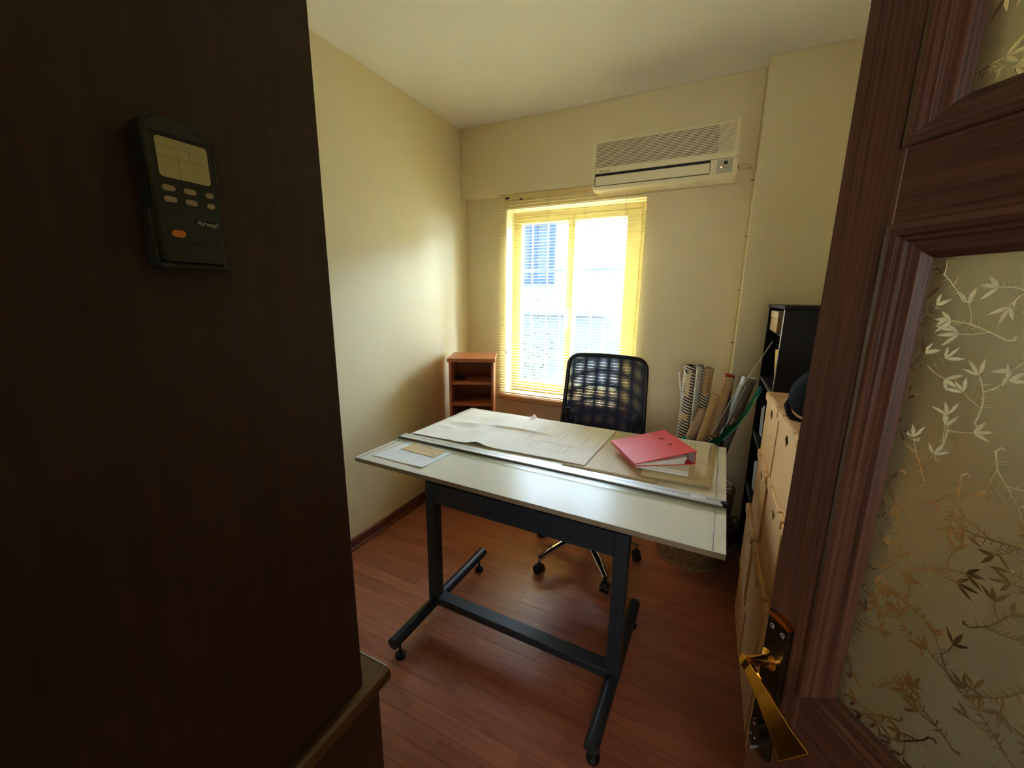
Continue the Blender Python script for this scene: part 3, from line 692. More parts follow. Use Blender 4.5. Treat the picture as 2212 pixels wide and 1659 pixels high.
# red lever arch binder: local frame x = from fore edge to spine, y = along the spine
bi = thing('red_binder', 'red lever arch binder full of papers lying on the drafting table', 'binder', (-.192, 1.782, .8335), math.radians(33))
BWd, BL = .262, .275
MB().box(-BWd/2, BWd/2, -BL/2, BL/2, 0, .0028, .0008).build('bottom_cover', RED, bi)
MB().box(BWd/2-.0030, BWd/2, -BL/2, BL/2, .0026, .056, .0008).build('spine', RED, bi)
MB().box(BWd/2-.0042, BWd/2-.0031, -BL/2+.004, BL/2-.004, .003, .054).build('spine_lining', GREYL, bi)
sl_ = (.057-.0105)/BWd
tc_ = MB()
vs = []
for x, z in ((-BWd/2, .0105), (BWd/2, .0560)):
    for y_ in (-BL/2, BL/2): vs += [(x, y_, z), (x, y_, z+.0028)]
tc_.add(vs, [(0, 1, 3, 2), (4, 6, 7, 5), (0, 4, 5, 1), (2, 3, 7, 6), (0, 2, 6, 4), (1, 5, 7, 3)])
tc_.build('top_cover', RED, bi)
zc_ = lambda x: .0105+(x+BWd/2)*(.0560-.0105)/BWd+.0030
for y_ in (-.030, .045):
    m_ = MB(); m_.tube([(.062+.004*math.cos(a)+(.020 if math.cos(a) > 0 else 0), y_+.004*math.sin(a), zc_(.075)+.0006) for a in [2*PI*i/16 for i in range(16)]], .0009, 6, closed=True); m_.build('eyelet', BRZ, bi, smooth=True)
rd = random.Random(2)
for k in range(9):
    f = k/8; th = .0030; z0 = .0032+k*.0036*1.0
    xr = .095-rd.uniform(0, .012); x0 = -BWd/2+.004+.0*k
    zl = .0030+k*.0007
    vs = []
    for x, z in ((x0, zl), (xr*.2, .003+k*.0022), (xr, z0)):
        for y_ in (-BL/2+rd.uniform(.001, .006), BL/2-.006): vs += [(x, y_, z), (x, y_, z+.0018)]
    fs = []
    for i in (0, 4): fs += [(i, i+4, i+5, i+1), (i+2, i+3, i+7, i+6), (i, i+2, i+6, i+4), (i+1, i+5, i+7, i+3)]
    fs += [(0, 1, 3, 2), (8, 10, 11, 9)]
    MB().add(vs, fs).build('papers', WHITEP, bi)
for y_ in (-.02, .055): MB().tube([(.045, y_, .004), (.045, y_, .03), (.055, y_, .036), (.07, y_, .03), (.07, y_, .004)], .0015, 6).build('ring', SILVER, bi)

# ------------------------------------------------------------------ venetian blind
vb = thing('venetian_blind', 'cream venetian blind with open slats hanging over the window', 'blind', (-.975, 2.815, .752))
bx = lambda x: x+.975
hr = MB(); hr.box(-.525, .525, -.014, .014, 1.452, 1.479, .002); hr.build('headrail', SLAT, vb)
MB().box(-.522, .522, -.012, .012, 0, .010, .003).build('bottom_rail', SLAT, vb)
nsl = 66; tilt = math.radians(1.5)
sm_ = MB(); pf = []
for i in range(5):
    a = -.0125+.025*i/4; c = .0016*(1-(a/.0125)**2); pf.append((a*math.cos(tilt)-c*math.sin(tilt), a*math.sin(tilt)+c*math.cos(tilt)))
vs = [(x, a, b) for x in (-.522, .522) for a, b in pf]+[(x, a, b-.0004) for x in (-.522, .522) for a, b in pf]
fs = []
for i in range(4): fs += [(i, i+1, 6+i, 5+i), (10+i, 15+i, 16+i, 11+i)]
fs += [(0, 5, 15, 10), (4, 14, 19, 9)]
slat_me = sm_.add(vs, fs).mesh('slat', SLAT)
for k in range(nsl):
    o = bpy.data.objects.new('slat', slat_me); C.objects.link(o); o.parent = vb; o.location = (0, 0, .026+k*(1.43-.026)/(nsl-1))
    o.rotation_euler = (random.gauss(0, .012)+(.10 if k > 58 else 0), random.gauss(0, .0006), 0)
for x in (-1.389, -1.119, -.852, -.581):
    m_ = MB()
    for yy in (-.0135, .0135): m_.tube([(bx(x), yy, .005), (bx(x), yy, 1.455)], .0006, 4)
    m_.build('ladder_cord', CORD, vb)
m_ = MB(); m_.tube([(bx(-1.457), -.022, 1.452), (bx(-1.452), -.024, .52)], .0022, 6); m_.build('tilt_wand', M('clear_wand', (214, 206, 176), rough=.2), vb)
m_ = MB(); m_.tube([(bx(-1.430), -.020, 1.455), (bx(-1.432), -.022, .34)], .0009, 5); m_.lathe([(.003, 0), (.0045, .012), (.002, .026)], 8, (bx(-1.432), -.022, .32)); m_.build('lift_cord', CORD, vb)
hk = MB(); hk.box(bx(-1.45), bx(-1.42), -.02, -.013, 1.449, 1.462, .001); hk.box(bx(-1.335), bx(-1.315), -.018, -.013, 1.437, 1.446, .001); hk.build('cord_lock', RUB, vb)

# ------------------------------------------------------------------ wall mounted air conditioner
ac = thing('air_conditioner', 'yellowed white split air conditioner on the beam above the window', 'air conditioner', (-.363, 2.79, 2.15))
AWh = .394
pf = [(0, .312), (-.030, .314), (-.118, .300), (-.138, .290), (-.150, .270), (-.172, .115), (-.174, .080), (-.168, .030), (-.150, .008), (-.125, 0.0), (0, .006)]
vs = []; fs = []
secs = [(-AWh, .965), (-AWh+.004, .985), (-AWh+.014, 1.0), (AWh-.014, 1.0), (AWh-.004, .985), (AWh, .965)]
for x, s_ in secs: vs += [(x, a*s_, .157+(b-.157)*s_) for a, b in pf]
k = len(pf); fs = [(i*k+j, i*k+(j+1) % k, (i+1)*k+(j+1) % k, (i+1)*k+j) for i in range(len(secs)-1) for j in range(k)]+[tuple(range(k)), tuple(range((len(secs)-1)*k, len(secs)*k))]
MB().add(vs, fs).build('casing', ACW, ac)
def face(z):  # front surface depth at height z on the sloping face
    return -.150-(.270-z)/(.270-.115)*.022
g0, g1 = .128, .272
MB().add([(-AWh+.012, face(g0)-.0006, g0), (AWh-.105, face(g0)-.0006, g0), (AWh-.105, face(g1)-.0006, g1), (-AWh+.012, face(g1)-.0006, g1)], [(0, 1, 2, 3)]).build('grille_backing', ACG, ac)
MB().add([(AWh-.105, face(g0)-.0006, g0), (AWh-.028, face(g0)-.0006, g0), (AWh-.028, face(g1)-.0006, g1), (AWh-.105, face(g1)-.0006, g1)], [(0, 1, 2, 3)]).build('grille_backing', ACH, ac)
NL = 17
for i in range(NL):
    z = g0+(g1-g0)*(i+.5)/NL
    MB().obox((-.008, face(z)-.0026, z), (AWh-.020, .0026, .0024), .0007, Matrix.Rotation(.25, 3, 'X')).build('louver', ACW, ac)
MB().box(-AWh+.003, -AWh+.018, -.176, -.02, .02, .285, .006).build('end_trim', ACW, ac)
MB().box(AWh-.026, AWh-.006, -.172, -.02, .115, .288, .006).build('end_trim', ACW, ac)
# outlet slot with the flap below it
MB().box(-AWh+.022, AWh-.135, -.1765, -.12, .078, .0905, .001).build('outlet', RUB, ac)
fl = MB(); fl.obox((-.055, -.1735, .051), (AWh-.076, .0035, .025), .002, Matrix.Rotation(-.10, 3, 'X')); fl.build('flap', ACW, ac)
for g_ in ((-AWh+.024, AWh-.137, -.1772, -.174, .0405, .0418), (-AWh+.022, AWh-.135, -.1745, -.165, .0235, .0250), (AWh-.135, AWh-.1325, -.1785, -.17, .022, .092), (-AWh+.0195, -AWh+.0215, -.1785, -.17, .022, .092), (-AWh+.02, AWh-.004, -.1752, -.172, .0915, .0928)): MB().box(*g_).build('seam', ACG, ac)
dp = MB().box(AWh-.100, AWh-.024, -.1762, -.168, .022, .086, .001).build('display_panel', ACP, ac)
MB().box(AWh-.068, AWh-.049, -.1772, -.17, .062, .078, .0006).build('display_window', RUB, dp)
for x, mt, nm in ((-.078, glow('amber_light', (255, 170, 120), 1.2), 'indicator_light'), (-.0415, M('yellow_lens', (206, 196, 110), rough=.2), 'indicator_light')):
    MB().lathe([(.0035, 0), (.0035, .0012), (.0018, .0022)], 12).build(nm, mt, dp, smooth=True, loc=(AWh+x, -.176, .049), rot=(PI/2, 0, 0))
for x in (-.0655, -.0535):
    MB().prism([(-.003, -.004), (.003, -.004), (.003, -.0025), (.0012, 0), (.001, .003), (-.001, .003), (-.0012, 0), (-.003, -.0025)], 0, .0006, lambda a, b, h, x=x: (AWh+x+a, -.1762-h, .049+b)).build('pictogram', LOGOD, dp)
text_obj('lettering', 'Airwell', .021, LOGOD, ac, frame4((-AWh+.042, -.1735, .098), (1, 0, 0), (0, -.05, 1), (0, -1, 0)), .0003, .3)
cb = thing('wall_cable', 'cream cable running from the air conditioner down the pillar corner', 'cable', (.118, 2.77, 0))
pts = [(-.094, 0, 2.222), (-.078, -.002, 2.232), (-.055, -.004, 2.243), (-.030, -.004, 2.238), (-.010, -.004, 2.215), (0, -.004, 2.18), (0, -.004, 1.85), (.001, -.004, 1.55), (.0, -.004, 1.1), (.0, -.004, .5), (.0, -.004, .08)]
MB().tube(pts, .0036, 8).build('cable', CABLEW, cb, smooth=True)
MB().tube([(.003, .012, 2.15), (.003, .012, .08)], .002, 6).build('thin_wire', CABLEW, cb, smooth=True)
for z in (2.155, 1.857, 1.556, 1.25): MB().box(-.010, .006, -.010, .002, z-.003, z+.003, .001).build('clip', BEDGE, cb)
MB().box(-.09, -.078, -.006, .01, 2.226, 2.24, .001).build('clip', BEDGE, cb)

# ------------------------------------------------------------------ small cherry shelf unit, turned towards the room in the corner
su = thing('shelf_unit', 'narrow cherry wood shelf unit standing in the corner left of the window', 'shelf', (-1.545, 2.487, 0), math.radians(26.4))
MB().box(-.166, .166, -.169, .165, 1.062, 1.088, .002).build('top', CHERRY, su)
for s_ in (-1, 1): MB().box(*sorted((s_*.156, s_*.138)), -.160, .160, 0, 1.062, .001).build('side_panel', CHERRY, su)
MB().box(-.138, .138, .150, .158, .06, 1.062).build('back_panel', CHERRY, su)
for z in (.91, .755, .60, .42, .24, .07): MB().box(-.138, .138, -.150, .150, z-.010, z+.010, .001).build('shelf', CHERRY, su)
MB().box(-.138, .138, -.150, -.135, 0, .06).build('plinth', CHERRY, su)
SU = su.matrix_basis
at_ = thing('black_puck', 'small black round dish on the upper shelf of the cherry unit', 'dish', Matrix.Translation(Vector((-1.545, 2.487, 0))) @ Matrix.Rotation(math.radians(26.4), 4, 'Z') @ Vector((-.085, -.055, .9205)))
MB().lathe([(.024, 0), (.030, .004), (.030, .014), (.024, .018), (.020, .012), (0.001, .012)], 20).build('dish', RUB, at_, smooth=True)

# ------------------------------------------------------------------ office chair
ch = thing('office_chair', 'black mesh back office chair with chrome star base behind the table', 'chair', (-.560, 2.105, 0), math.radians(-1.5))
for k in range(5):
    a = math.radians(22+72*k); d = Vector((math.cos(a), math.sin(a), 0)); pts = []; rr_ = []
    for i in range(9):
        f = i/8; pts.append(d*(.030+.285*f)+Vector((0, 0, .135+.012*math.sin(f*PI*.5)-.058*f*f))); rr_.append(.027-.006*f if f < .85 else .019)
    MB().tube(pts, rr_, 12, flat=.62, up=(0, 0, 1)).build('leg', CHROME, ch, smooth=True)
    cm = MB(); b = a+.6*k; t_ = Vector((-math.sin(b), math.cos(b), 0)); c = d*.312
    for s_ in (-1, 1):
        n = 18; o = c+t_*.013*s_; p_ = []
        w_ = Vector((math.cos(b), math.sin(b), 0))
        cm.tube([o+Vector((0, 0, .027))-t_*.009, o+Vector((0, 0, .027))+t_*.009], .027, 18, up=(0, 0, 1))
    cm.tube([c+Vector((0, 0, .03)), c+Vector((0, 0, .072))], .009, 10)
    cm.obox(c+Vector((0, 0, .048)), (.020, .020, .011), .006)
    cm.build('caster', RUB, ch, smooth=True)
MB().lathe([(.034, .085), (.036, .10), (.036, .15), (.030, .165), (.027, .17), (.027, .30), (.018, .302), (.018, .42)], 20).build('gas_lift', RUB, ch, smooth=True)
mm = MB(); mm.obox((0, .02, .435), (.10, .12, .022), .01); mm.tube([(.08, 0, .43), (.24, -.02, .425)], .006, 8); mm.build('mechanism', RUB, ch)
st_ = MB(); o_ = rr(.47, .46, .09, 6); vs = []
for s_, z in ((.90, .455), (.98, .465), (1, .485), (.985, .508), (.93, .520), (.6, .524)): vs += [(a*s_, b*s_-.02, z) for a, b in o_]
k = len(o_); fs = [(i*k+j, i*k+(j+1) % k, (i+1)*k+(j+1) % k, (i+1)*k+j) for i in range(5) for j in range(k)]+[tuple(range(k))[::-1], tuple(range(5*k, 6*k))]
st_.add(vs, fs).build('seat', SEAT, ch, smooth=True)
# back: rounded frame, leaning slightly, closed with two layers of netting
def bk_pt(x, z, off=0.0):
    f = (z-.50)/.66
    return Vector((x, .225+.075*f+.030*(1-(x/.24)**2)+off, z))
def half(z): return .250-.016*max(0, (z-.75)/.4)
out = []
zt = 1.158
for i in range(9): z = .54+(1.095-.54)*i/8; out.append((half(z), z))
for i in range(1, 7): a = PI/2*i/6; out.append((half(1.1)-.062+.062*math.cos(a), 1.095+.063*math.sin(a)))
top_ = [(x, zt+.006*(1-(x/.18)**2)) for x in (.12, .06, 0, -.06, -.12)]
loop = out+top_+[(-x, z) for x, z in out[::-1]]+[(x, .53-.01*(1-(x/.2)**2)) for x in (-.20, -.1, 0, .1, .20)]
MB().tube([bk_pt(x, z) for x, z in loop], .0125, 10, closed=True, flat=1.0).build('back_frame', RUB, ch, smooth=True)
def net(off, pitch_, wd, seed):
    m_ = MB(); n = int(.50/pitch_)
    for i in range(n):
        x = -.246+.492*(i+.5)/n; zz0, zz1 = .535, 1.152
        if abs(x) > .18: zz1 = 1.095+.055*math.sqrt(max(0, 1-((abs(x)-.18)/.066)**2))
        pts = []
        for j in range(11):
            z = zz0+(zz1-zz0)*j/10; xx = x*(half(z)/.25); pts.append((xx, z))
        vs = []
        for xx, z in pts: vs += [bk_pt(xx-wd/2, z, off), bk_pt(xx+wd/2, z, off)]
        m_.add(vs, [(2*j, 2*j+1, 2*j+3, 2*j+2) for j in range(10)])
    n = int(.62/pitch_)
    for i in range(n):
        z = .538+(1.152-.538)*(i+.5)/n; hw_ = half(z)-.004
        if z > 1.095: hw_ = half(1.1)-.062+.058*math.sqrt(max(0, 1-((z-1.095)/.063)**2))
        vs = []
        for j in range(13):
            xx = -hw_+2*hw_*j/12; vs += [bk_pt(xx, z-wd/2+seed*.004*(xx/.25)**2, off), bk_pt(xx, z+wd/2+seed*.004*(xx/.25)**2, off)]
        m_.add(vs, [(2*j, 2*j+2, 2*j+3, 2*j+1) for j in range(12)])
    o = m_.build('back_netting', NET, ch); o['kind'] = 'stuff'; return o
net(-.004, .0042, .0021, 0); net(.010, .00445, .0021, 1)
bb = MB()
for s_ in (-1, 1):
    bb.tube([bk_pt(s_*.20, .80, .016), bk_pt(s_*.19, .62, .02), bk_pt(s_*.10, .50, .03), Vector((s_*.06, .14, .435))], .016, 8)
    bb.obox(bk_pt(s_*.222, .79, .004), (.020, .010, .035), .006)
bb.build('back_bracket', RUB, ch, smooth=True)

# ------------------------------------------------------------------ wicker basket with drawing tubes
wk = thing('wicker_basket', 'round wicker basket full of drawing tubes, beyond the right end of the table', 'basket', (.0, 2.422, 0))
R0, R1, HB = .165, .195, .46
rad = lambda z: R0+(R1-R0)*min(1, z/HB*1.2)
ns, nr = 44, 46
for i in range(nr):
    m_ = MB(); z = .010+i*(HB-.02)/nr; pts = []
    for j in range(ns*2):
        a = PI*j/ns; r_ = rad(z)+(.0035 if (j//2+i) % 2 else -.0025); pts.append((r_*math.cos(a), r_*math.sin(a), z))
    m_.tube(pts, .0052, 5, closed=True, flat=.9); m_.build('weave_strand', WICK, wk, smooth=True)
m_ = MB()
for j in range(ns): a = 2*PI*(j+.5)/ns; m_.tube([(rad(0)*math.cos(a), rad(0)*math.sin(a), .004), (rad(.2)*math.cos(a), rad(.2)*math.sin(a), .2), (rad(HB)*math.cos(a), rad(HB)*math.sin(a), HB)], .0032, 5)
o = m_.build('stakes', WICK, wk, smooth=True); o['kind'] = 'stuff'
for z, r_ in ((.006, .010), (HB, .012)):
    m_ = MB(); m_.tube([((rad(z)+.002)*math.cos(2*PI*j/48), (rad(z)+.002)*math.sin(2*PI*j/48), z) for j in range(48)], r_, 8, closed=True); m_.build('rim', WICK, wk, smooth=True)
MB().lathe([(R0, .004), (R0, .012)], 32).build('bottom', WICK, wk)
GRP = 'drawing tubes in the wicker basket'
def tube_thing(name, label, cat, p0, p1, r, mat, inner=None, wall=.003, cap=None, cap_h=.02, n=28):
    p0 = Vector(p0); p1 = Vector(p1); d = (p1-p0); L_ = d.length; d.normalize(); q = Vector((0, 0, 1)).rotation_difference(d)
    t = thing(name, label, cat, p0, group=GRP); t.rotation_mode = 'QUATERNION'; t.rotation_quaternion = q
    if cap is None: pr = [(r-wall, .004), (r, 0), (r, L_), (r-wall, L_), (r-wall, .004)]
    else: pr = [(r-wall, 0), (r, 0), (r, L_), (r-wall, L_)]
    MB().lathe(pr, n, cap=cap is not None).build('tube', mat, t, smooth=True)
    if cap is None and inner: MB().lathe([(r-wall-.0003, .02), (r-wall-.0003, L_-.001)], n, cap=False).build('lining', inner, t, smooth=True)
    if cap is not None: MB().lathe([(r+.0012, L_-cap_h), (r+.0012, L_+.001), (r-.002, L_+.003), (.002, L_+.003)], n).build('end_cap', cap, t, smooth=True)
    return t, L_
def patch(t, nm, mat, r, a0, a1, z0, z1, n=10):
    """a label wrapped round a tube; angles in the tube's own frame (-PI/2 faces the camera)"""
    vs = []; 
    for i in range(n+1): a = a0+(a1-a0)*i/n; vs += [(r*math.cos(a), r*math.sin(a), z0), (r*math.cos(a), r*math.sin(a), z1)]
    return MB().add(vs, [(2*i, 2*i+2, 2*i+3, 2*i+1) for i in range(n)]).build(nm, mat, t)
def wrap_text(t, nm, s, size, mat, r, a, z, up):
    """lettering on a tube: reads along the tube"""
    ex = Vector((0, 0, 1 if up else -1)); ez = Vector((math.cos(a), math.sin(a), 0)); ey = ez.cross(ex)
    return text_obj(nm, s, size, mat, t, frame4(Vector((r*math.cos(a), r*math.sin(a), z)), ex, ey, ez), .0002)
FA = -PI/2
t, L1 = tube_thing('striped_tube', 'front striped cardboard tube at the left of the basket, two paper labels', 'tube', (-.104, 2.362, .04), (-.086, 2.36, 1.118), .0285, STRIPE, KRAFT)
patch(t, 'label', OLDP, .0289, FA-.95, FA+.25, L1-.135, L1-.008)
wrap_text(t, 'label_lettering', 'DECHIO', .017, INK, .0302, FA-.55, L1-.125, True)
patch(t, 'label', TAN, .0289, FA-.75, FA+.55, L1-.268, L1-.232)
t, L2 = tube_thing('striped_tube', 'rearmost striped tube, mostly hidden behind the front striped tube', 'tube', (-.100, 2.440, .04), (-.090, 2.44, 1.142), .031, STRIPE, BOXD)
t, L3 = tube_thing('grey_tube', 'thin pale grey tube between the two tall striped tubes', 'tube', (-.048, 2.475, .04), (-.041, 2.475, 1.140), .0165, M('pale_grey_tube', (196, 190, 172), rough=.5), None, cap=M('grey_cap', (120, 116, 106), rough=.5), cap_h=.006)
MB().lathe([(.0022, 0), (.0022, .001)], 8).build('hole', RUB, t, loc=(-.006, -.0168, L3-.06), rot=(PI/2, 0, 0))
t, L4 = tube_thing('striped_tube', 'second striped cardboard tube with a large brown label, right of the grey tube', 'tube', (-.036, 2.425, .04), (.002, 2.42, 1.140), .0275, STRIPE2, KRAFT)
patch(t, 'label', KRAFT, .0279, FA-.55, FA+1.35, L4-.150, L4-.002)
lb = MB()
for a, z0, z1 in ((FA+.15, .135, .075), (FA+.40, .14, .05), (FA+.55, .13, .085)):
    p = Vector((.0283*math.cos(a), .0283*math.sin(a), 0)); tg = Vector((-math.sin(a), math.cos(a), 0))*.0011; lb.add([p-tg+Vector((0, 0, L4-z0)), p+tg+Vector((0, 0, L4-z0)), p+tg+Vector((0, 0, L4-z1)), p-tg+Vector((0, 0, L4-z1))], [(0, 1, 2, 3)])
lb.build('label_print', INK, t)
tube_thing('brown_paper_roll', 'short pinkish brown paper roll in front of the striped tubes', 'roll', (-.109, 2.312, .56), (-.002, 2.312, .930), .0235, PINKP, PINKP, wall=.0015)
t, L6 = tube_thing('kraft_tube', 'slim capped kraft tube leaning right at the front of the basket', 'tube', (-.061, 2.270, .47), (.049, 2.270, 1.020), .0178, KRAFT, None, cap=KRAFT, cap_h=.075)
t, L7 = tube_thing('kraft_tube', 'thick kraft tube with dark ring marks in front of the red tube', 'tube', (-.040, 2.365, .20), (.106, 2.365, 1.098), .0225, KRAFT, None, cap=KRAFT, cap_h=.055)
for z in (.075, .15, .21): patch(t, 'ring_mark', INKL, .0230, 0, 2*PI, L7-z, L7-z+.0025, 24)
patch(t, 'ring_mark', PINKP, .0229, FA-1.2, FA+1.4, L7-.21, L7-.17)
tube_thing('red_tube', 'red cardboard tube standing behind the thick kraft tube', 'tube', (.031, 2.490, .04), (.109, 2.490, 1.098), .0280, REDT, REDT)
tube_thing('black_tube', 'thin black tube between the red tube and the grey blueprint roll', 'tube', (.102, 2.352, .70), (.120, 2.352, .992), .0085, RUB, None, cap=RUB, cap_h=.01)
t, L9 = tube_thing('blueprint_roll', 'thick grey blueprint roll leaning right towards the black bookcase', 'roll', (.045, 2.402, .39), (.198, 2.400, 1.108), .0345, GREYR, WHITEP, wall=.002)
patch(t, 'white_edge', WHITEP, .0350, FA-1.25, FA-.55, L9-.42, L9-.002, 8)
patch(t, 'tape_label', OLDP, .0352, FA-.35, FA+.55, L9-.265, L9-.225)
wrap_text(t, 'label_lettering', 'S-8', .022, INK, .0356, FA+.05, L9-.262, False)
tube_thing('short_striped_tube', 'short striped tube end just above the table edge at the basket rim', 'tube', (.052, 2.295, .30), (.055, 2.295, .790), .0290, STRIPE2, KRAFT)
tube_thing('white_rod', 'thin white rod leaning out left of the striped tubes', 'rod', (-.045, 2.400, .50), (-.142, 2.400, 1.100), .0040, WHITEP, None, cap=WHITEP, cap_h=.004, n=10)
tq = thing('acrylic_ruler', 'clear acrylic set square blade with a long thin stem crossing the grey roll', 'ruler', (.020, 2.335, .63), group=GRP)
A, B, D_ = Vector((.250, .005, .675)), Vector((.148, -.005, .445)), Vector((.0, 0, .0))
dr = (A-D_).normalized(); sdv = Vector((0, -1, 0)).cross(dr).normalized()
m_ = MB(); m_.add([D_-sdv*.022, D_+sdv*.022, B+sdv*.014, B-sdv*.014, D_-sdv*.022+Vector((0, .003, 0)), D_+sdv*.022+Vector((0, .003, 0)), B+sdv*.014+Vector((0, .003, 0)), B-sdv*.014+Vector((0, .003, 0))], [(0, 1, 2, 3), (7, 6, 5, 4), (0, 4, 5, 1), (1, 5, 6, 2), (2, 6, 7, 3), (3, 7, 4, 0)]); m_.build('blade', ACRYL, tq)
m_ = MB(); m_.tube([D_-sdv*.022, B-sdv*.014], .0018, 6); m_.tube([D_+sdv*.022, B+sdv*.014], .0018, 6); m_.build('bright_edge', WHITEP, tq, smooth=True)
MB().tube([B, A], .0042, 8, flat=.5).build('stem', M('clear_stem', (206, 196, 166), rough=.25), tq, smooth=True)
te = thing('teal_sheet', 'curved strip of teal plastic at the front of the basket', 'plastic sheet', (.05, 2.222, .55), group=GRP)
cv = [(-.140, .020, .225), (-.118, .012, .205), (-.080, .004, .188), (-.040, .0, .188), (.000, .0, .215), (.045, .002, .262), (.092, .006, .330), (.138, .010, .408), (.167, .012, .490), (.186, .014, .545)]
m_ = MB(); vs = []
for i, p in enumerate(cv):
    p = Vector(p); q0 = Vector(cv[max(i-1, 0)]); q1 = Vector(cv[min(i+1, len(cv)-1)]); t_ = (q1-q0).normalized(); n_v = Vector((0, -1, 0)).cross(t_); n_v = Vector((n_v.x, 0, n_v.z)).normalized(); wd = .020 if i < 4 else .020-.0026*(i-3)
    vs += [p-n_v*wd, p+n_v*wd, p-n_v*wd+Vector((0, .0015, 0)), p+n_v*wd+Vector((0, .0015, 0))]
fs = []
for i in range(len(cv)-1):
    a = 4*i; fs += [(a, a+4, a+5, a+1), (a+2, a+3, a+7, a+6), (a, a+2, a+6, a+4), (a+1, a+5, a+7, a+3)]
m_.add(vs, fs).build('strip', TEAL, te, smooth=True)
MB().tube([Vector(p)+Vector((.009, -.001, -.010)) for p in cv[5:]], .0016, 6).build('bright_rim', M('teal_edge', (120, 230, 215), rough=.15), te, smooth=True)

# ------------------------------------------------------------------ black bookcase by the pillar
bc = thing('bookcase', 'black open bookcase against the right wall beside the pillar', 'bookcase', (.269, 2.37, 0))
BDp, BY = .33, .288
MB().box(.0, BDp, -BY, -BY+.018, 0, 1.462, .001).build('side_panel', BLACKW, bc)
MB().box(.0, BDp, BY-.018, BY, 0, 1.462, .001).build('side_panel', BLACKW, bc)
MB().box(-.004, BDp, -BY-.012, BY+.004, 1.464, 1.480, .001).build('top', BLACKW, bc)
MB().box(BDp-.006, BDp, -BY+.018, BY-.018, .02, 1.36).build('back_panel', BLACKW, bc)
for z in (1.075, .755, .44, .05):
    s_ = MB().box(.006, BDp-.006, -BY+.018, BY-.018, z-.009, z+.009, .001).build('shelf', BLACKW, bc)
    MB().box(.002, .006, -BY+.018, BY-.018, z-.009, z+.009).build('edge_line', SHELFE, s_)
MB().box(-.002, .0, -BY, -BY+.018, 0, 1.462).build('edge_line', SILVER, bc)
b_ = thing('tan_file_box', 'flat tan box on top compartment of the black bookcase', 'box', (.36, 2.50, 1.345)); MB().box(-.08, .10, -.14, .13, 0, .10, .002).build('box', KRAFT, b_); MB().box(-.082, .102, -.142, .132, .07, .102, .002).build('lid', TAN, b_)
s2 = thing('mid_support', 'thin black board holding the tan box in the black bookcase', 'shelf', (.44, 2.37, 1.333)); MB().box(-.15, .15, -.265, .265, 0, .011, .001).build('board', BLACKW, s2)
y_ = thing('yellow_card', 'yellow card standing on the upper shelf of the black bookcase', 'card', (.300, 2.235, 1.0845), rot=(0, -.08, .2)); MB().box(-.001, .001, -.035, .035, 0, .19, .0004).build('card', YEL, y_)
for i, (nm, lab, mat_, x, yy, zz, w_, h_, lean) in enumerate((
    ('paper_stack', 'white papers leaning on the upper shelf of the black bookcase', WHITEP, .296, 2.262, 1.0880, .020, .095, .25),
    ('paper_stack', 'cream papers behind the white ones on the upper bookcase shelf', OLDP, .302, 2.315, 1.0880, .022, .060, .2),
    ('magazine', 'grey magazine at the far end of the middle bookcase shelf', GREYL, .292, 2.535, .7690, .014, .150, .30),
    ('magazine', 'white magazine beside the grey one on the middle bookcase shelf', WHITEP, .294, 2.500, .7690, .010, .170, .30),
    ('magazine', 'black and white folder nearest on the middle bookcase shelf', BLACKW, .296, 2.462, .7690, .016, .180, .28),
    ('magazine', 'pale magazine at the far end of the lower bookcase shelf', WHITEP, .292, 2.520, .4540, .012, .150, .22),
    ('magazine', 'cream magazine in the middle of the lower bookcase shelf row', OLDP, .294, 2.485, .4540, .014, .165, .22),
    ('magazine', 'dark folder nearest on the lower bookcase shelf', SHELFE, .296, 2.445, .4540, .018, .185, .2))):
    p = thing(nm, lab, 'papers' if nm == 'paper_stack' else 'magazine', (x+.08, yy, zz), rot=(-lean, 0, 0), group='papers in the black bookcase')
    MB().box(-.08, .10, -w_/2, w_/2, 0, h_, .001).build('cover', mat_, p)
    MB().box(-.0805, -.079, -w_/2+.002, w_/2-.002, .003, h_-.003).build('pages', WHITEP if mat_ != WHITEP else OLDP, p)
cbl = thing('coiled_cable', 'tangle of black cable on the floor at the foot of the bookcase', 'cable', (.222, 2.575, .006))
rd = random.Random(4)
m_ = MB()
for k in range(5):
    cx_, cz_, r_ = rd.uniform(-.012, .006), rd.uniform(.085, .12), rd.uniform(.045, .085); an = rd.uniform(1.0, 1.35)
    m_.tube([(cx_+r_*math.cos(2*PI*i/28)*math.cos(an), r_*.75*math.cos(2*PI*i/28)*math.sin(an)+.012*k-.03, max(cz_+r_*1.2*math.sin(2*PI*i/28), .004)) for i in range(28)], .0040, 6, closed=True)
m_.build('loops', RUB, cbl, smooth=True)
MB().tube([(-.03, .06, .03), (.015, .04, .012), (.02, -.03, .01), (.0, -.09, .008)], .0075, 8).build('plug_lead', M('grey_lead', (110, 108, 100), rough=.5), cbl, smooth=True)

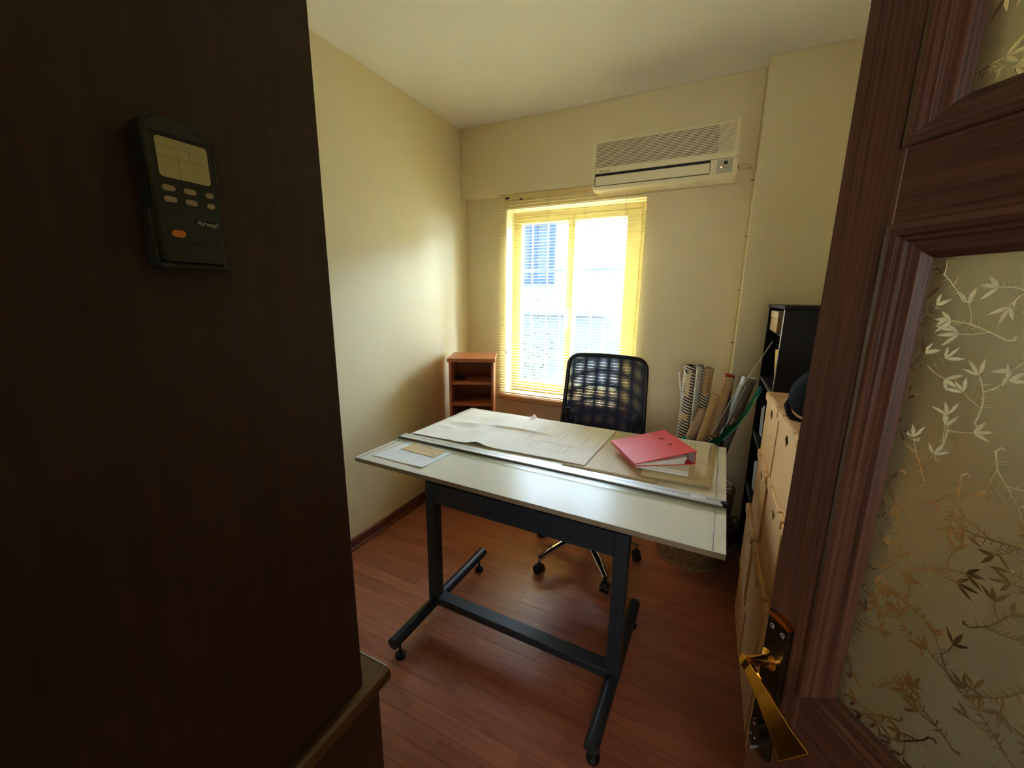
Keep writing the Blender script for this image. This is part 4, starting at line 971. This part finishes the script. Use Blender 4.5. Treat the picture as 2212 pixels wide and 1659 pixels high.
# ------------------------------------------------------------------ archive boxes stacked along the right wall
def archive_box(label, x, y_, z, w_, d, h, holes=True, rz=0.0, lid=True):
    """w_ depth into the wall (x), d along the wall (y)"""
    t = thing('archive_box', label, 'box', (x, y_, z), rz, 'cardboard archive boxes along the right wall')
    hb = (.034, .030)
    hz = h-.058
    # front with a lozenge hand hole: eight outer/inner points
    b = MB(); x0 = -w_/2; th = .004
    out_ = [(-d/2, 0), (0, 0), (d/2, 0), (d/2, hz), (d/2, h), (0, h), (-d/2, h), (-d/2, hz)]
    inn = [(-.020, hz-.008), (0, hz-.026), (.020, hz-.008), (.030, hz), (.020, hz+.008), (0, hz+.026), (-.020, hz+.008), (-.030, hz)]
    vs = [(x0, a, c) for a, c in out_]+[(x0, a, c) for a, c in inn]+[(x0+th, a, c) for a, c in out_]+[(x0+th, a, c) for a, c in inn]
    fs = []
    for i in range(8):
        j = (i+1) % 8; fs += [(i, j, 8+j, 8+i), (16+i, 24+i, 24+j, 16+j), (8+i, 8+j, 24+j, 24+i), (i, 16+i, 16+j, j)]
    b.add(vs, fs)
    b.box(x0+th, w_/2, -d/2, -d/2+th, 0, h); b.box(x0+th, w_/2, d/2-th, d/2, 0, h); b.box(w_/2-th, w_/2, -d/2+th, d/2-th, 0, h); b.box(x0+th, w_/2-th, -d/2+th, d/2-th, 0, th)
    b.build('body', BOXM, t)
    MB().box(x0+.02, w_/2-.01, -d/2+.012, d/2-.012, th, h-.012).build('dark_interior', BOXD, t)  # dark block paints the shade seen through the hand hole
    if lid:
        l = MB(); e = .004; lh = .030
        l.box(x0-e, w_/2+e, -d/2-e, d/2+e, h, h+.004, .001)
        l.prism([(-d/2-e, h-lh+.008), (-d/2-e+.012, h-lh), (d/2+e-.012, h-lh), (d/2+e, h-lh+.008), (d/2+e, h+.001), (-d/2-e, h+.001)], x0-e-.003, x0-e+.001, lambda a, c, q: (q, a, c))
        for sy in (-1, 1): l.box(x0-e, w_/2, min(sy*(d/2+e), sy*(d/2+.0006)), max(sy*(d/2+e), sy*(d/2+.0006)), h-lh+.008, h)
        lo = l.build('lid', BOXM, t)
        MB().box(x0+.004, w_/2-.004, -d/2+.004, d/2-.004, h+.004, h+.0048).build('lid_top', BOXT, lo)
        for yy in (-d*.30, d*.30): MB().obox((x0-e+.003, yy, h+.004), (.006, .014, .003), .001).build('tab', BOXM, lo)
    return t
rows = [0.0, .282, .564, .841]
hs = [.276, .276, .271, .262]
nm = {0: 'bottom', 1: 'second lowest', 2: 'third from the floor', 3: 'topmost'}
cols = [(1.898, 'beside the bookcase', .325), (1.550, 'middle stack', .34), (1.262, 'nearest stack behind the door', .19)]
rd = random.Random(12)
for ci, (yc, cl_, d) in enumerate(cols):
    for ri_, z in enumerate(rows):
        xo = (.424, .430, .432)[ci]+(-.012, -.020, -.004, 0)[ri_]
        lab = {0: 'cardboard archive box in the stack next to the bookcase, ', 1: 'cardboard archive box in the middle stack, ', 2: 'cardboard archive box in the stack nearest the door, '}[ci]+nm[ri_]+(' one' if ri_ != 2 else '')
        archive_box(lab, xo, yc+rd.uniform(-.006, .006), z, .345, d, hs[ri_], rz=rd.uniform(-.02, .02))
HATM = M('matte_black_felt', (14, 14, 14), (11, 11, 11), (60, 60, 60), rough=0.85, spec=0.2)
hp = thing('black_hat', 'round black hat with a strap leaning on top of the middle cardboard stack', 'hat', (.330, 1.580, 1.206))
hp.rotation_mode = 'QUATERNION'; hp.rotation_quaternion = Vector((0, 0, 1)).rotation_difference(Vector((-.62, -.62, .48)).normalized())
MB().lathe([(.084, -.006), (.090, .0), (.090, .006), (.082, .011), (.048, .014), (.002, .015)], 36).build('crown', HATM, hp, smooth=True)
MB().lathe([(.070, -.030), (.082, -.024), (.085, -.006), (.060, -.005)], 36).build('rim', OLDP, hp, smooth=True)
MB().tube([(-.075, .03, .0), (-.100, .015, -.004), (-.106, -.018, -.01), (-.100, -.042, -.012), (-.088, -.058, -.02), (-.074, -.062, -.03)], .011, 8, flat=.45).build('strap', HATM, hp, smooth=True)
